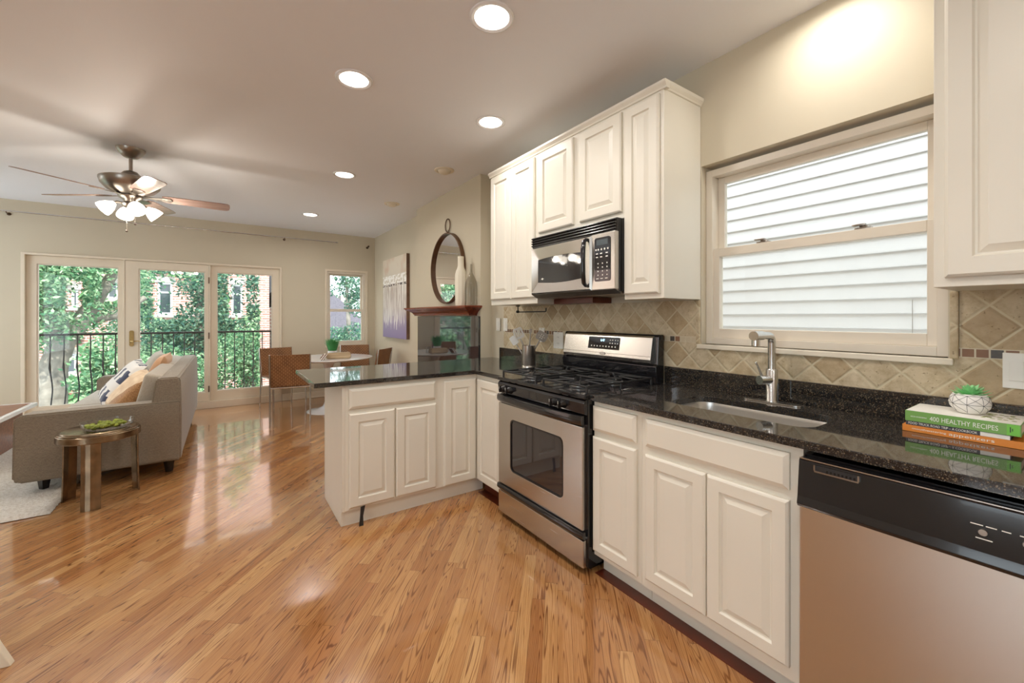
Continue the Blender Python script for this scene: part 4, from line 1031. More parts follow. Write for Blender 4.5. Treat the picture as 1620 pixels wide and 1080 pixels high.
# ================================================================ ceiling lights
def downlight(x, y, label, lit=True, power=CAN, vis=True):
    r = thing('recessed_light', label, 'ceiling light', (x, y, CEIL - .02), 'recessed ceiling lights')
    obj('trim_ring', MB().lathe([(.103, -.0005), (.102, -.006), (.094, -.010), (.080, -.006), (.078, -.0005)], (x, y, CEIL), 40), 'table_white', r, smooth=40)
    obj('lens', MB().lathe([(0, -.004), (.078, -.004), (.078, -.001), (0, -.001)], (x, y, CEIL), 40), 'can_lens' if lit else 'table_white', r)
    if lit:
        ld = bpy.data.lights.new('downlight_glow', 'AREA'); ld.shape = 'DISK'; ld.size = .14; ld.energy = power; ld.color = (1, .955, .90); ld.spread = radians(165)
        lo = bpy.data.objects.new('downlight_glow', ld); COL.objects.link(lo); lo.parent = r; lo.location = (0, 0, CEIL - .012 - (CEIL - .02))
    return r
for x, y, lb in ((1.01, 1.62, 'large lit recessed ceiling light nearest the top of the picture'), (.616, 2.50, 'lit recessed ceiling light left of the kitchen cabinets, second from the top'),
                 (1.547, 2.50, 'lit recessed ceiling light closest to the upper cabinets'), (.953, 4.23, 'lit recessed ceiling light in the middle of the room'),
                 (.946, 6.14, 'small lit recessed ceiling light farthest away near the patio doors'),
                 (1.93, .66, 'lit recessed ceiling light above the kitchen window, outside the picture'),
                 (.5, .15, 'lit recessed ceiling light above the camera'), (-1.3, .3, 'lit recessed ceiling light behind and left of the camera'),  # from here on: out-of-view cans added to fill the room with light
                 (.9, -1.3, 'lit recessed ceiling light behind the camera'), (-2.6, 3.0, 'lit recessed ceiling light at the left side of the living area'), (-2.7, 5.4, 'lit recessed ceiling light over the far left living corner')):
    downlight(x, y, lb, power=CAN * (.42 if 'above the kitchen window' in lb else .6 if 'closest to the upper' in lb else 1))
for x, y, lb in ((1.697, 3.568, 'unlit eyeball ceiling light nearest the upper cabinets'), (1.673, 4.988, 'unlit eyeball ceiling light farther off, above the painting')):
    r = thing('eyeball_light', lb, 'ceiling light', (x, y, CEIL - .02), 'unlit eyeball ceiling lights')
    obj('trim_ring', MB().lathe([(.093, -.0005), (.092, -.006), (.080, -.012), (.066, -.010), (.064, -.0005)], (x, y, CEIL), 36), 'white_trim', r, smooth=40)
    obj('eyeball', MB().lathe([(0, -.034), (.035, -.034), (.052, -.024), (.062, -.008), (.063, -.001)], (x, y, CEIL), 30), 'white_trim', r, smooth=50)

# ================================================================ ceiling fan
hx, hy = -.638, 4.594
fan = thing('ceiling_fan', 'brushed nickel ceiling fan with five wood blades and four lit shades', 'ceiling fan', (hx, hy, CEIL))
obj('canopy', MB().lathe([(.0, -.078), (.018, -.078), (.045, -.070), (.078, -.040), (.092, -.012), (.094, -.001)], (hx, hy, CEIL), 36), 'nickel', fan, smooth=True)
obj('downrod', MB().lathe([(.013, -.22), (.013, -.07)], (hx, hy, CEIL), 16), 'nickel', fan, smooth=True)
obj('motor_housing', MB().lathe([(0, 2.300), (.07, 2.300), (.095, 2.316), (.150, 2.345), (.186, 2.385), (.196, 2.420), (.196, 2.432), (.180, 2.440), (.10, 2.446), (.07, 2.452), (.062, 2.480), (.045, 2.500), (.02, 2.510), (0, 2.512)], (hx, hy, 0), 48), 'nickel', fan, smooth=50)
for k in range(5):
    a = radians(218 + 72 * k)
    m = Matrix.Translation((hx, hy, 2.312)) @ Matrix.Rotation(a, 4, 'Z') @ Matrix.Rotation(radians(-13), 4, 'X')
    out = [(.20, -.052), (.26, -.060), (.60, -.070), (.655, -.066), (.672, -.050), (.676, 0), (.672, .050), (.655, .066), (.60, .070), (.26, .060), (.20, .052)]
    bl = obj('blade', MB().slab(out, [], -.003, .003).xform(m), 'blade', fan, bevel=.001)
    ir = MB().slab([(.075, -.02), (.13, -.014), (.19, -.03), (.255, -.034), (.27, 0), (.255, .034), (.19, .03), (.13, .014), (.075, .02)], [], -.010, -.004).xform(m)
    obj('blade_iron', ir, 'nickel', bl, bevel=.001)
obj('light_hub', MB().lathe([(0, 2.195), (.03, 2.20), (.052, 2.215), (.060, 2.235), (.045, 2.252), (.05, 2.27), (.075, 2.285), (.08, 2.301), (0, 2.301)], (hx, hy, 0), 32), 'nickel', fan, smooth=50)
for k in range(4):
    a = radians(20 + 90 * k); d = Vector((cos(a), sin(a), 0)); h0 = Vector((hx, hy, 2.235))
    ax = (d * .75 + Vector((0, 0, -.66))).normalized()
    arm = MB().tube([h0 + d * .04, h0 + d * .085 + Vector((0, 0, .004)), h0 + d * .105 + Vector((0, 0, -.012))], .010, 10)
    obj('light_arm', arm, 'nickel', fan, smooth=True)
    rot = ax.to_track_quat('Z', 'Y').to_matrix().to_4x4()
    sh = MB().lathe([(.018, 0), (.024, .010), (.042, .036), (.054, .068), (.057, .094), (.054, .094), (.050, .068), (.038, .038), (.018, .013)], (0, 0, 0), 28)
    sh.xform(Matrix.Translation(h0 + d * .100 + Vector((0, 0, -.010))) @ rot)
    so_ = obj('lamp_shade', sh, 'shade', fan, smooth=True)
    ld = bpy.data.lights.new('bulb', 'POINT'); ld.energy = FANW; ld.color = (1, .89, .75); ld.shadow_soft_size = .03
    lo = bpy.data.objects.new('bulb', ld); COL.objects.link(lo); lo.parent = so_
    lo.location = (h0 + d * .100 + ax * .125) - ROOT[fan.name]
for dx, dy, zl in ((-.02, -.035, 2.01), (.03, -.02, 2.075)):
    obj('pull_chain', MB().tube([(hx + dx, hy + dy, 2.205), (hx + dx, hy + dy, zl)], .0018, 6).lathe([(0, -.012), (.007, -.008), (.010, 0), (.004, .008), (0, .010)], (hx + dx, hy + dy, zl), 12), 'nickel', fan, smooth=True)

# ================================================================ sofa
sf = thing('sofa', 'taupe upholstered sofa seen from behind its near arm, facing left', 'sofa', (-.78, 5.65, 0))
SY0_, SY1_ = 4.43, 6.93; XB = -.300; XFt = -1.245
def rbox(x0, x1, y0, y1, z0, z1, r=.03): return MB().box(x0, x1, y0, y1, z0, z1, r, 3)
obj('base_frame', rbox(XFt + .02, XB - .03, SY0_ + .13, SY1_ - .13, .12, .30, .015), 'sofa', sf, smooth=40)
for y0, y1 in ((SY0_, SY0_ + .165), (SY1_ - .165, SY1_)):
    ar = MB().prism([(XFt, .14), (XFt + .03, .115), (XB - .004, .115), (XB - .004, .612), (XFt + .05, .604), (XFt + .006, .575)], 'y', y0, y1)
    bmesh.ops.bevel(ar.bm, geom=[e for e in ar.bm.edges], offset=.014, segments=3, affect='EDGES')
    a_ = obj('arm', ar, 'sofa', sf, smooth=40)
    yy = y0 if y0 == SY0_ else y1
    obj('piping', MB().tube([(XFt + .012, yy - .001 if y0 == SY0_ else yy + .001, .575), (XFt + .055, yy, .601), (-.62, yy, .607), (XB - .012, yy, .610)], .004, 8), 'sofa', a_, smooth=True)
bk = MB().prism([(XB - .24, .28), (XB - .03, .12), (XB - .002, .14), (XB + .002, .50), (XB - .006, .79), (XB - .02, .808), (XB - .145, .808), (XB - .165, .795)], 'y', SY0_ + .012, SY1_ - .012)
bmesh.ops.bevel(bk.bm, geom=[e for e in bk.bm.edges], offset=.012, segments=3, affect='EDGES')
obj('backrest', bk, 'sofa', sf, smooth=40)
def cushion(x0, x1, y0, y1, z0, z1, puff=.02, tilt=0.0, mname='sofa_seat', name='seat_cushion', parent=None):
    mb = MB().box(x0, x1, y0, y1, z0, z1, .035, 4)
    if tilt:
        mb.xform(Matrix.Translation(((x0 + x1) / 2, 0, z0)) @ Matrix.Rotation(tilt, 4, 'Y') @ Matrix.Translation((-(x0 + x1) / 2, 0, -z0)))
    return obj(name, mb, mname, parent or sf, smooth=50)
hl = (SY1_ - SY0_ - .34) / 2
for i in range(2):
    y0 = SY0_ + .17 + i * hl
    cushion(XFt + .005, XB - .22, y0 + .004, y0 + hl - .004, .302, .455)
    cushion(XB - .345, XB - .215, y0 + .004, y0 + hl - .004, .458, .83, tilt=radians(14), name='back_cushion')
for x, y in ((XFt + .13, SY0_ + .12), (XFt + .13, SY1_ - .12), (XB - .09, SY0_ + .12), (XB - .09, SY1_ - .12)):
    zb = .025 if x < -.95 else 0.0
    lg = MB().lathe([(.026, zb), (.040, .125)], (x, y, 0), 4)
    obj('leg', lg, 'black_plastic', sf, label='black tapered leg')

# pillows
def pillow_mesh(w, h, t, n=14):
    mb = MB(); g = {}
    for s in (1, -1):
        for i in range(n + 1):
            for j in range(n + 1):
                u, v = i / n * 2 - 1, j / n * 2 - 1
                if s == -1 and (i in (0, n) or j in (0, n)): g[s, i, j] = g[1, i, j]; continue
                k = (max(0, (1 - u ** 4)) * max(0, (1 - v ** 4))) ** .5
                pin = 1 - .10 * (abs(u) ** 3) * (1 - abs(v)) * 0 - .07 * (1 - v * v) * abs(u) ** 4; pin2 = 1 - .07 * (1 - u * u) * abs(v) ** 4
                g[s, i, j] = mb.bm.verts.new((u * w / 2 * pin, v * h / 2 * pin2, s * t / 2 * k))
    for s in (1, -1):
        for i in range(n):
            for j in range(n):
                q = [g[s, i, j], g[s, i + 1, j], g[s, i + 1, j + 1], g[s, i, j + 1]]
                try: mb.bm.faces.new(q if s == 1 else q[::-1])
                except ValueError: pass
    return mb
def pillow(label, c, size, rot, mname):
    mb = pillow_mesh(*size); o = obj('throw_pillow', mb, mname, None, smooth=True)
    o.location = c; o.rotation_euler = rot; setp(o, label, 'pillow', 'pillows on the sofa'); return o
def pat(name, fn):
    t = NT(name); fn(t); return t.m
def f_navy(t):
    x, y, z = t.pos(); a = t.math('SINE', t.math('MULTIPLY', t.math('ADD', y, t.math('MULTIPLY', t.noise(t.vec(), 14, 2), .12)), 44.0)); b = t.math('SINE', t.math('MULTIPLY', x, 30.0))
    m = t.math('MULTIPLY', t.math('GREATER_THAN', a, .1), t.math('GREATER_THAN', b, -.35))
    t.set(base=t.mix(m, srgb(226, 224, 220), srgb(54, 62, 88)), rough=.85, sheen=.3)
M['navy_pattern'] = pat('navy and white patterned fabric', f_navy)
def f_fur(t):
    x, y, z = t.pos(); n = t.noise(t.vec(), 130, 3, .7)
    furry = t.math('LESS_THAN', t.math('ADD', y, t.math('MULTIPLY', x, .55)), t.math('MULTIPLY_ADD', t.noise(t.vec(), 12, 2), .06, -.13))
    fur = t.ramp(n, [(.3, srgb(120, 76, 38)), (.7, srgb(196, 150, 98))]); cr_ = t.ramp(t.noise(t.vec(), 16, 3), [(.3, srgb(208, 176, 136)), (.7, srgb(238, 216, 184))])
    t.set(base=t.mix(furry, cr_, fur), rough=.9, sheen=.4); t.bump(n, .5, .006)
M['fur_cream'] = pat('cream and brown fur fabric', f_fur)
M['peach'] = fabric('peach cushion fabric', srgb(222, 176, 136), srgb(196, 150, 112))
M['grey_pillow'] = fabric('grey cushion fabric', srgb(190, 182, 168), srgb(160, 152, 140))
pillow('cream and brown fur pillow nearest the camera on the sofa', (-.665, 4.90, .635), (.42, .44, .19), (radians(10), radians(-50), radians(10)), 'fur_cream')
pillow('navy and white patterned pillow behind the fur pillow', (-.80, 5.38, .685), (.48, .48, .15), (radians(6), radians(-50), radians(8)), 'navy_pattern')
pillow('peach pillow against the sofa backrest behind the patterned pillow', (-.60, 5.80, .70), (.46, .46, .13), (radians(4), radians(-66), radians(-6)), 'peach')
pillow('grey beige pillow farthest along the sofa', (-.70, 6.28, .70), (.46, .46, .14), (radians(4), radians(-62), radians(6)), 'grey_pillow')

# ================================================================ rug, side table, bowl, coffee table, stool leg
rug = MB(); N1, N2 = 120, 150
random.seed(11)
rg_x0, rg_x1, rg_y0, rg_y1 = -3.1, -.955, 4.005, 6.9
G = [[None] * (N2 + 1) for _ in range(N1 + 1)]
for i in range(N1 + 1):
    for j in range(N2 + 1):
        e = min(i, N1 - i, j, N2 - j); z = (.004, .019, .023)[min(e, 2)] + random.uniform(-.003, .003) * (e > 0)
        G[i][j] = rug.bm.verts.new((rg_x0 + (rg_x1 - rg_x0) * i / N1 + random.uniform(-.004, .004), rg_y0 + (rg_y1 - rg_y0) * j / N2 + random.uniform(-.004, .004), z))
for i in range(N1):
    for j in range(N2): rug.bm.faces.new((G[i][j], G[i + 1][j], G[i + 1][j + 1], G[i][j + 1]))
solo('shag_rug', rug, 'shag', 'cream shag rug under the sofa at the left edge', 'rug', smooth=True)

tx, ty = -.74, 4.135
stb = thing('side_table', 'round aged bronze side table with three strap legs beside the sofa arm', 'side table', (tx, ty, 0))
obj('apron', MB().lathe([(.196, .452), (.218, .448), (.221, .452), (.221, .492), (.218, .496), (.198, .496), (.196, .452)], (tx, ty, 0), 64), 'aged_bronze', stb, smooth=22)
obj('table_top', MB().lathe([(0, .4965), (.212, .4965), (.214, .500), (.212, .504), (.200, .506), (.198, .512), (.192, .515), (0, .515)], (tx, ty, 0), 64), 'aged_bronze', stb, smooth=22)
for a in (-92, 28, 150):
    a = radians(a); m = Matrix.Translation((tx, ty, 0)) @ Matrix.Rotation(a, 4, 'Z')
    mb = MB(); prev = None
    for z in (0, .1, .2, .3, .45):
        r = .214 + .010 * (1 - z / .45) ** 2
        cur = [mb.bm.verts.new((r + dx - .012 * (yy / .05) ** 2, yy, z)) for yy, dx in ((-.050, 0), (-.025, 0), (0, 0), (.025, 0), (.050, 0), (.050, -.010), (0, -.010), (-.050, -.010))]
        if prev:
            for i in range(8): mb.bm.faces.new((prev[i], prev[(i + 1) % 8], cur[(i + 1) % 8], cur[i]))
        else: mb.bm.faces.new(cur)
        prev = cur
    mb.bm.faces.new(prev); mb.xform(m)
    obj('leg', mb, 'aged_bronze', stb, bevel=.0015)
bx_, by_ = -.690, 4.09
bw = thing('glass_bowl', 'clear glass dish of green moss on the bronze side table', 'bowl', (bx_, by_, .5155))
obj('dish', MB().lathe([(0, 0), (.105, 0), (.128, .012), (.138, .030), (.142, .052), (.138, .052), (.134, .031), (.124, .015), (.103, .005), (0, .005)], (bx_, by_, .5155), 48), 'bowl_glass', bw, smooth=True)
obj('rim', MB().tube([(bx_ + .140 * cos(2 * pi * k / 48), by_ + .140 * sin(2 * pi * k / 48), .568) for k in range(48)], .0022, 8, closed=True), 'bowl_glass', bw, smooth=True)
random.seed(8); ms = MB()
for i in range(46):
    r = .108 * random.random() ** .5; a = random.random() * 2 * pi
    ms.sphere((bx_ + r * cos(a), by_ + r * sin(a), .5155 + .020 + random.random() * .016), random.uniform(.012, .022), (1, 1, .7), 8, 6)
for v in ms.bm.verts: v.co += Vector((random.uniform(-1, 1), random.uniform(-1, 1), random.uniform(-1, 1))) * .0025
o_ = obj('moss', ms, 'moss', bw, smooth=True); o_['kind'] = 'stuff'

cf = thing('coffee_table', 'low walnut coffee table with a white edge band at the left edge', 'coffee table', (-2.1, 5.9, .02))
obj('table_top', MB().box(-2.62, -1.672, 5.20, 6.450, .374, .405, .002), 'walnut', cf)
obj('edge_band', MB().slab([(-2.64, 5.18), (-1.630, 5.18), (-1.630, 6.470), (-2.64, 6.470)], [[(-2.62, 5.20), (-1.671, 5.20), (-1.671, 6.451), (-2.62, 6.451)]], .371, .407), 'table_white', cf, bevel=.004, label='white edge band')
obj('side_panel', MB().box(-1.76, -1.715, 5.28, 6.39, .024, .371, .003), 'walnut', cf)
obj('side_panel', MB().box(-2.54, -2.495, 5.28, 6.39, .024, .371, .003), 'walnut', cf)
obj('shelf', MB().box(-2.494, -1.761, 5.30, 6.37, .15, .18, .003), 'walnut', cf)
sl = thing('stool', 'white splayed leg of a stool at the lower left corner', 'stool', (-1.06, 2.42, 0))
def slab_leg(p0, p1, w0, w1, d):
    mb = MB(); p0 = Vector(p0); p1 = Vector(p1); dirh = Vector((p0.x - p1.x, p0.y - p1.y, 0)).normalized(); lat = Vector((-dirh.y, dirh.x, 0))
    vs = []
    for p, w in ((p0, w0), (p1, w1)):
        for s, t in ((-1, -1), (1, -1), (1, 1), (-1, 1)): vs.append(mb.bm.verts.new(p + lat * s * w + dirh * t * d))
    for f in ((0, 1, 2, 3), (4, 5, 6, 7), (0, 1, 5, 4), (1, 2, 6, 5), (2, 3, 7, 6), (3, 0, 4, 7)): mb.bm.faces.new([vs[i] for i in f])
    return mb
for fx_, fy_, ux_, uy_ in ((-.680, 2.365, -.93, 2.40), (-1.0, 2.80, -1.04, 2.56), (-1.44, 2.48, -1.20, 2.44), (-1.11, 2.04, -1.08, 2.28)):
    obj('leg', slab_leg((fx_, fy_, 0), (ux_, uy_, .60), .014, .02, .022), 'white_trim', sl, bevel=.003)
    obj('leg_inner_face', slab_leg((fx_ - .02 * (1 if fx_ > -1 else -1), fy_ + .006, .0), (ux_ - .02 * (1 if ux_ > -1 else -1), uy_ + .006, .60), .012, .018, .012), 'walnut', sl)
obj('seat', MB().lathe([(0, .60), (.17, .60), (.185, .615), (.185, .632), (.17, .642), (0, .645)], (-1.06, 2.42, 0), 40), 'white_trim', sl, smooth=30)

# ================================================================ dining set
dx_, dy_ = 1.20, 6.25
dt = thing('dining_table', 'round white pedestal dining table in the far corner', 'dining table', (dx_, dy_, 0))
obj('table_top', MB().lathe([(0, .712), (.50, .712), (.565, .728), (.580, .736), (.578, .742), (0, .742)], (dx_, dy_, 0), 80), 'table_white', dt, smooth=30)
obj('pedestal', MB().lathe([(.285, 0), (.283, .006), (.24, .014), (.15, .030), (.08, .065), (.05, .13), (.038, .25), (.036, .42), (.045, .56), (.07, .65), (.12, .70), (.16, .712)], (dx_, dy_, 0), 64), 'table_white', dt, smooth=True)
def make_chair(label):
    r = thing('dining_chair', label, 'chair', (0, 0, 0), 'woven dining chairs')
    # local: seat faces +Y, back at -Y
    w = .215
    st_ = MB(); n = 10; prev = None
    def curved(mb, pts, th, w0):
        prev = None
        for (y, z, nx, nz) in pts:
            cur = [mb.bm.verts.new((-w0, y, z)), mb.bm.verts.new((0, y - .012, z)), mb.bm.verts.new((w0, y, z)), mb.bm.verts.new((w0, y + nx * th, z + nz * th)), mb.bm.verts.new((0, y - .012 + nx * th, z + nz * th)), mb.bm.verts.new((-w0, y + nx * th, z + nz * th))]
            if prev:
                for i in range(6): mb.bm.faces.new((prev[i], prev[(i + 1) % 6], cur[(i + 1) % 6], cur[i]))
            else: mb.bm.faces.new(cur)
            prev = cur
        mb.bm.faces.new(prev); return mb
    obj('backrest', curved(MB(), [(-.20, .455, 1, 0), (-.213, .55, 1, 0), (-.228, .65, 1, 0), (-.245, .75, 1, 0), (-.262, .845, 1, 0)], .018, w), 'woven', r, local=True, smooth=40)
    obj('seat', MB().box(-w, w, -.20, .235, .442, .462, .006), 'woven', r, local=True)
    for s in (-1, 1):
        obj('leg', MB().tube([(s * (w + .004), -.255, 0), (s * (w + .006), -.215, .44), (s * (w + .006), -.268, .848)], .0095, 10), 'chrome', r, local=True, smooth=True)
        obj('leg', MB().tube([(s * (w + .004), .235, 0), (s * (w + .006), .222, .45)], .0095, 10), 'chrome', r, local=True, smooth=True)
    obj('seat_frame', MB().tube([(-w, -.215, .436), (w, -.215, .436), (w, .222, .436), (-w, .222, .436)], .008, 8, closed=True), 'chrome', r, local=True, smooth=True)
    return r
ch = make_chair('woven tan leather dining chair nearest the camera, left of the table')
chairs = [(.70, 5.985, -9, None), (.70, 6.88, 196, 'woven tan leather dining chair behind the nearest one, against the far wall'),
          (1.72, 6.88, 168, 'woven tan leather dining chair under the small window, beyond the table'),
          (1.73, 6.20, 47, 'woven tan leather dining chair right of the table beside the painting')]
for i, (x, y, rz, lb) in enumerate(chairs):
    o = ch if i == 0 else copy_tree(ch)
    o.location = (x, y, 0); o.rotation_euler = (0, 0, radians(rz))
    if lb: o['label'] = lb
# centrepiece
lg_ = thing('log_planter', 'bleached split log holder lying on the dining table', 'log', (1.27, 5.98, .7425), rz=radians(-8))
mb = MB().prism([(-.145, 0), (.145, 0), (.158, .03), (.150, .085), (-.135, .078), (-.158, .03)], 'y', -.045, .045)
bmesh.ops.bevel(mb.bm, geom=[e for e in mb.bm.edges], offset=.010, segments=2, affect='EDGES')
obj('log', mb, 'driftwood', lg_, local=True, smooth=30)
def napk(name, label, m, x, gp):
    mb = MB().prism([(-.025, 0), (.025, 0), (.07, .07), (.045, .085), (.0, .06)], 'y', -.05, .05)
    bmesh.ops.bevel(mb.bm, geom=[e for e in mb.bm.edges], offset=.006, segments=2, affect='EDGES')
    o = obj(name, mb, m, None, smooth=40); o.location = (x, 5.90, .7425); o.rotation_euler = (0, 0, radians(-8)); setp(o, label, 'napkin', gp)
M['stripe'] = pat('brown and white stripe cloth', lambda t: t.set(base=t.ramp(t.math('FRACT', t.math('MULTIPLY', t.math('ADD', t.pos()[0], t.math('MULTIPLY', t.pos()[2], -.75)), 36.0)), [(0, srgb(232, 226, 216)), (.5, srgb(118, 84, 72))], 'CONSTANT'), rough=.85))
napk('folded_napkin', 'brown and white striped folded napkin left of the table centrepiece', 'stripe', 1.045, 'napkins on the dining table')
gp_ = thing('potted_grass', 'bright green grass in a white pot on the dining table', 'potted plant', (1.225, 6.14, .7425))
obj('pot', MB().lathe([(0, 0), (.055, 0), (.062, .09), (.066, .10), (.060, .10), (.056, .09), (0, .085)], (1.225, 6.14, .7425), 28), 'table_white', gp_, smooth=True)
random.seed(4); gm = MB()
for i in range(420):
    r = .05 * random.random() ** .5; a = random.random() * 6.28; b = Vector((1.225 + r * cos(a), 6.14 + r * sin(a), .8275)); L = random.uniform(.12, .20)
    out = Vector((cos(a), sin(a), 0)) * (r / .05) * .075 + Vector((random.uniform(-.02, .02), random.uniform(-.02, .02), 0)); s = Vector((-sin(a), cos(a), 0)) * .0032
    p1 = b + out * .4 + Vector((0, 0, L * .6)); p2 = b + out + Vector((0, 0, L))
    v = [gm.bm.verts.new(q) for q in (b - s, b + s, p1 + s, p1 - s, p2)]
    gm.bm.faces.new(v[:4]); gm.bm.faces.new((v[3], v[2], v[4]))
o_ = obj('grass_blades', gm, 'grass_leaf', gp_); o_['kind'] = 'stuff'
jar = MB().lathe([(0, 0), (.035, 0), (.038, .005), (.038, .10), (.036, .10), (.035, .007), (0, .006)], (1.38, 6.12, .7425), 24)
solo('glass_tumbler', jar, 'bowl_glass', 'small clear glass tumbler beside the potted grass on the dining table', 'glass', smooth=True)
# ================================================================ balcony
BY = 8.04
bal = struct('balcony_floor', MB().box(-2.6, 1.2, FAR + .205, BY + .12, -.16, -.02), 'deck')
rl = thing('balcony_railing', 'black wrought iron balcony railing with bellied balusters outside the patio doors', 'railing', (-.7, BY, -.02))
obj('top_rail', MB().box(-2.6, 1.2, BY - .018, BY + .018, 1.055, 1.085, .004), 'matte_black', rl)
obj('bottom_rail', MB().box(-2.6, 1.2, BY - .012, BY + .012, .06, .08, .002), 'matte_black', rl)
for i in range(30):
    x = -2.55 + i * .1275
    pts = []
    for k in range(15):
        z = .06 + k * (1.0 / 14); t = k / 14
        b = .085 * math.exp(-((t - .27) / .17) ** 2) - .03 * math.exp(-((t - .60) / .12) ** 2)
        pts.append((x, BY + b, z))
    rr = [.008 + (.006 if k == 8 else 0) for k in range(15)]
    obj('baluster', MB().tube(pts, rr, 6), 'matte_black', rl, smooth=True)

# ================================================================ outdoors
struct('ground', MB().box(-60, 60, FAR + 1.5, 70, -5.2, -5.0), 'ground')
GZ = -5.0
# neighbour's sided wall outside the kitchen window
sd = MB(); EX = .1016; z = -1.2; xs_ = 3.62; pr = [(xs_ + .15, z)]
while z < 5.2:
    pr += [(xs_ - .014, z - .007), (xs_ - .018, z - .005), (xs_ - .018, z + .002), (xs_ + .002, z + EX - .004)]
    z += EX
pr += [(xs_ + .15, z)]
sd.prism(pr, 'y', -4.5, 6.5)
sw = thing('neighbour_house', 'white vinyl sided house wall outside the kitchen window', 'house', (xs_, 0, -1.2))
obj('siding', sd, 'siding', sw)
obj('siding_joint', MB().box(xs_ - .0195, xs_ - .018, .716, .718, 1.2, 1.42), 'nickel', sw)
obj('wall_core', MB().box(xs_ + .15, xs_ + .4, -4.5, 6.5, GZ, 5.2), 'stone', sw)

# brick building across the street
BYD = 30.0
bb = thing('apartment_building', 'pale red brick apartment building with ivy across the street', 'building', (-6, BYD, GZ), None)
wins = []
def onY_(px, py, Y):
    S_, C_ = sin(radians(34.71)), cos(radians(34.71)); u_ = (px - 810) / 655.5; v_ = (501 - py) / 655.5
    rx, ry = S_ + u_ * C_, C_ - u_ * S_
    return rx / ry * Y, 1.31 + v_ / ry * Y
for px0, py0, px1, py1 in ((249, 447, 273, 497), (366, 450, 384, 498), (98, 559, 121, 592), (112, 458, 124, 486), (168, 448, 187, 472)):
    xa, za = onY_(px0, py1, BYD); xb, zb = onY_(px1, py0, BYD); wins.append((xa, xb, za, zb))
holes = [[(a, c), (b, c), (b, d), (a, d)] for a, b, c, d in wins]
obj('brick_wall', MB().slab([(-40, GZ), (4.5, GZ), (4.5, 11.5), (-40, 11.5)], holes, BYD, BYD + .4, 'y'), 'brick', bb)
obj('roof_parapet', MB().box(-40.1, 4.6, BYD - .15, BYD + 8, 11.5, 12.0), 'stone', bb)
for a, b, c, d in wins:
    fr = .10
    w_ = obj('window', MB().slab([(a, c), (b, c), (b, d), (a, d)], [[(a + fr, c + fr), (b - fr, c + fr), (b - fr, d - fr), (a + fr, d - fr)]], BYD + .1, BYD + .2, 'y').box(a + fr, b - fr, BYD + .1, BYD + .2, (c + d) / 2 + .3, (c + d) / 2 + .38), 'table_white', bb)
    obj('pane', MB().box(a + fr, b - fr, BYD + .14, BYD + .16, c + fr, d - fr), 'pane_dark', w_)
    obj('window_sill', MB().box(a - .15, b + .15, BYD - .1, BYD + .1, c - .16, c).box(a - .12, b + .12, BYD - .06, BYD + .1, d, d + .32), 'stone', bb)
def leaves(mb, c, rad, n, size, rng, shell=.55, flat=None):
    for _ in range(n):
        while True:
            p = Vector((rng.uniform(-1, 1), rng.uniform(-1, 1), rng.uniform(-1, 1)))
            if shell < p.length < 1: break
        q = Vector((c[0] + p.x * rad[0], c[1] + p.y * rad[1], c[2] + p.z * rad[2]))
        if q.y > 12.4:
            kx, kz = q.x / q.y * BYD, 1.31 + (q.z - 1.31) / q.y * BYD
            if any(a - .2 < kx < b + .2 and c_ - .3 < kz < e_ + .5 for a, b, c_, e_ in wins) and rng.random() < .9: continue
            if kx > 1.75: continue
        n_ = Vector((rng.gauss(0, 1), rng.gauss(0, 1) - .5, rng.gauss(0, 1) + .8)).normalized()
        a = n_.orthogonal().normalized(); b = n_.cross(a); th = rng.uniform(0, 6.28); a, b = a * cos(th) + b * sin(th), b * cos(th) - a * sin(th)
        s = size * rng.uniform(.6, 1.3)
        mb.bm.faces.new([mb.bm.verts.new(q + a * s * i + b * s * .5 * j) for i, j in ((-1, 0), (0, -1), (1, 0), (0, 1))])
rng = random.Random(21)
iv = MB()
for _ in range(9000):
    x = rng.uniform(-26, 1.8); zt = 8 + 2.2 * sin(x * .9) + 1.5 * sin(x * 2.3 + 1); zz = rng.uniform(GZ, zt)
    if sin(x * 1.7 + zz * .8) + sin(x * .6 - zz * 1.3 + 2) < -.35: continue
    if any(a - .15 < x < b + .15 and c - .2 < zz < d + .3 for a, b, c, d in wins): continue
    q = Vector((x, BYD - rng.uniform(.03, .3), zz)); s = rng.uniform(.12, .26); th = rng.uniform(0, 6.28)
    n_ = Vector((rng.gauss(0, .5), -1, rng.gauss(0, .5) + .3)).normalized(); a = n_.orthogonal().normalized(); b = n_.cross(a); a, b = a * cos(th) + b * sin(th), b * cos(th) - a * sin(th)
    iv.bm.faces.new([iv.bm.verts.new(q + a * s * i + b * s * .7 * j) for i, j in ((-1, 0), (0, -1), (1, 0), (0, 1))])
io = obj('ivy', iv, 'ivy', bb); io['kind'] = 'stuff'

def tree(label, x, y, trunk, blobs, m, size, n, seed):
    r = thing('tree', label, 'tree', (x, y, GZ), 'trees beyond the balcony'); rg_ = random.Random(seed)
    mb = MB()
    for pts, rad in trunk: mb.tube([(x + p[0], y + p[1], GZ + p[2]) for p in pts], rad, 10)
    obj('trunk', mb, 'bark', r, smooth=True)
    lf = MB(); tot = sum(b[3] * b[4] * b[5] for b in blobs)
    for b in blobs: leaves(lf, (x + b[0], y + b[1], GZ + b[2]), b[3:6], int(n * b[3] * b[4] * b[5] / tot), size, rg_, .35)
    obj('foliage', lf, m, r); return r
def at(px, py, Y): a, b = onY_(px, py, Y); return a, b
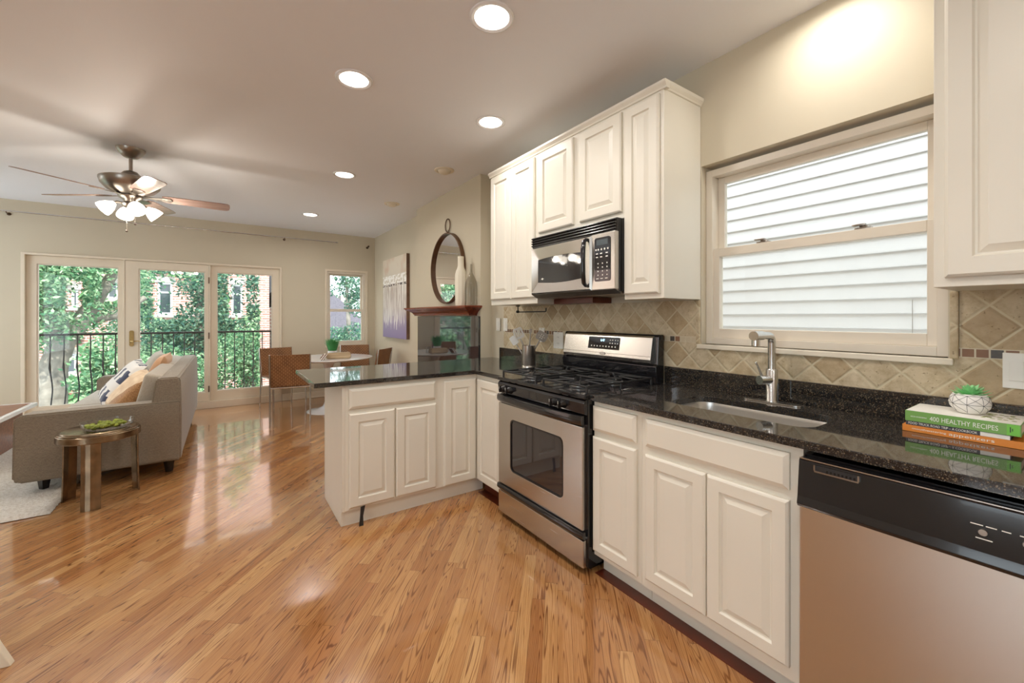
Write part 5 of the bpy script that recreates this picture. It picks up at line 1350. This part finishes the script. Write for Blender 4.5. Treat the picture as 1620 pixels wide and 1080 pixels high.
# big leaning tree in the left pane
Y1 = 14.0; x1, z1 = at(86, 640, Y1); tx0 = x1
def rel(px, py, Y, x0, y0): a, b = onY_(px, py, Y); return (a - x0, Y - y0, b - GZ)
def blob(px, py, Y, x0, y0, r, sc_=(1, 1, 1)): p = rel(px, py, Y, x0, y0); return (*p, r * sc_[0], r * sc_[1], r * sc_[2])
tree('large leaning tree with pale mottled trunk behind the left glass panel', tx0, Y1,
     [([(0, 0, 0), rel(80, 640, Y1, tx0, Y1), rel(84, 580, Y1, tx0, Y1), rel(100, 540, Y1, tx0, Y1), rel(135, 500, Y1, tx0, Y1), rel(165, 455, Y1 + .5, tx0, Y1), rel(200, 400, Y1 + 1, tx0, Y1)], [.34, .28, .25, .22, .18, .13, .07]),
      ([rel(92, 560, Y1, tx0, Y1), rel(78, 510, Y1, tx0, Y1), rel(70, 450, Y1, tx0, Y1)], [.2, .14, .08]),
      ([rel(130, 505, Y1, tx0, Y1), rel(180, 500, Y1, tx0, Y1), rel(230, 470, Y1, tx0, Y1)], [.14, .1, .06])],
     [blob(95, 440, Y1, tx0, Y1, 1.3), blob(80, 480, Y1 - .4, tx0, Y1, 1.0), blob(150, 425, Y1, tx0, Y1, 1.0), blob(60, 420, Y1 - .5, tx0, Y1, 1.1), blob(215, 440, Y1 + 1, tx0, Y1, .7), blob(180, 500, Y1 + 1, tx0, Y1, .7), blob(130, 395, Y1, tx0, Y1, 1.4), blob(20, 460, Y1, tx0, Y1, 1.6)],
     'leaf_a', .055, 17000, 1)
Y2 = 19.0; x2, _z = at(310, 560, Y2)
tree('dense green tree filling the upper part of the middle door glass', x2, Y2,
     [([(0, 0, 0), rel(312, 560, Y2, x2, Y2), rel(320, 480, Y2, x2, Y2), rel(325, 420, Y2, x2, Y2)], [.3, .24, .18, .1])],
     [blob(235, 520, Y2, x2, Y2, 1.1), blob(228, 450, Y2, x2, Y2, .8), blob(300, 440, Y2, x2, Y2, 1.0, (1, 1, .8)), blob(345, 470, Y2, x2, Y2, .9), blob(330, 520, Y2, x2, Y2, 1.2), blob(285, 540, Y2, x2, Y2, 1.0), blob(370, 430, Y2, x2, Y2, 1.0), blob(395, 530, Y2, x2, Y2, 1.1), blob(405, 470, Y2 - .5, x2, Y2, .9)],
     'leaf_b', .072, 14000, 2)
Y3 = 16.0; x3, _z = at(400, 600, Y3)
tree('light green tree low behind the right glass panel', x3, Y3,
     [([(0, 0, 0), rel(396, 600, Y3, x3, Y3), rel(400, 540, Y3, x3, Y3)], [.2, .15, .08])],
     [blob(385, 560, Y3, x3, Y3, .9), blob(420, 580, Y3, x3, Y3, .9), blob(360, 590, Y3, x3, Y3, .8), blob(300, 600, Y3, x3, Y3, .9), blob(250, 590, Y3, x3, Y3, .9), blob(410, 530, Y3, x3, Y3, .6)],
     'leaf_a', .06, 9500, 3)
Y4 = 13.0; x4, _z = at(170, 600, Y4)
tree('bushy green tree low between the leaning trunk and the sofa', x4, Y4,
     [([(0, 0, 0), rel(168, 600, Y4, x4, Y4)], [.16, .06])],
     [blob(150, 590, Y4, x4, Y4, .55), blob(175, 560, Y4, x4, Y4, .5), blob(190, 600, Y4, x4, Y4, .7), blob(230, 610, Y4, x4, Y4, .6)],
     'leaf_a', .05, 8000, 4)
Y5 = 11.5; x5, _z = at(555, 470, Y5)
tree('tall thin tree seen through the small right window', x5, Y5,
     [([(0, 0, 0), rel(552, 520, Y5, x5, Y5), rel(548, 440, Y5, x5, Y5)], [.10, .06, .03])],
     [blob(562, 452, Y5, x5, Y5, .42), blob(545, 436, Y5, x5, Y5, .3), blob(570, 478, Y5, x5, Y5, .42), blob(532, 460, Y5, x5, Y5, .2), blob(560, 535, Y5, x5, Y5, .45), blob(530, 540, Y5, x5, Y5, .4)],
     'leaf_b', .04, 5000, 5)
# fence and garage low on the street
fn = MB()
for i in range(40): fn.box(-9.6 + i * .3, -9.34 + i * .3, 10.2, 10.25, GZ, -.55 - 1.0)
fo = obj('board_fence', fn, 'deck', None); setp(fo, 'blue grey board fence standing below the balcony', 'fence')
# neighbour's gabled house seen through the small window
gx0, gz0 = at(512, 452, 14); gx1, gz1 = at(580, 512, 14)
nh = thing('gabled_house', 'brick house with steep grey shingle roof seen through the small window', 'house', (gx0, 14, GZ))
sl_ = (gz1 - gz0) / (gx1 - gx0)
xl, xr = at(455, 500, 13.9)[0], gx1 + 1.0
def zr(x): return gz0 + sl_ * (x - gx0)
obj('gable_wall', MB().prism([(xl, GZ), (xr, GZ), (xr, zr(xr) - .9), (xl, zr(xl) - .9)], 'y', 14.3, 20), 'brick', nh)
obj('roof', MB().prism([(xl, zr(xl)), (xr + .3, zr(xr + .3)), (xr + .3, zr(xr + .3) - 1.5), (xl, zr(xl) - 1.5)], 'y', 13.9, 20.2), 'shingle', nh)
obj('chimney', MB().box(gx0 + .95, gx0 + 1.35, 16, 16.5, zr(gx0 + 1.2) - .6, zr(gx0 + .6) + .35), 'stone', nh)
bpy.context.view_layer.update()
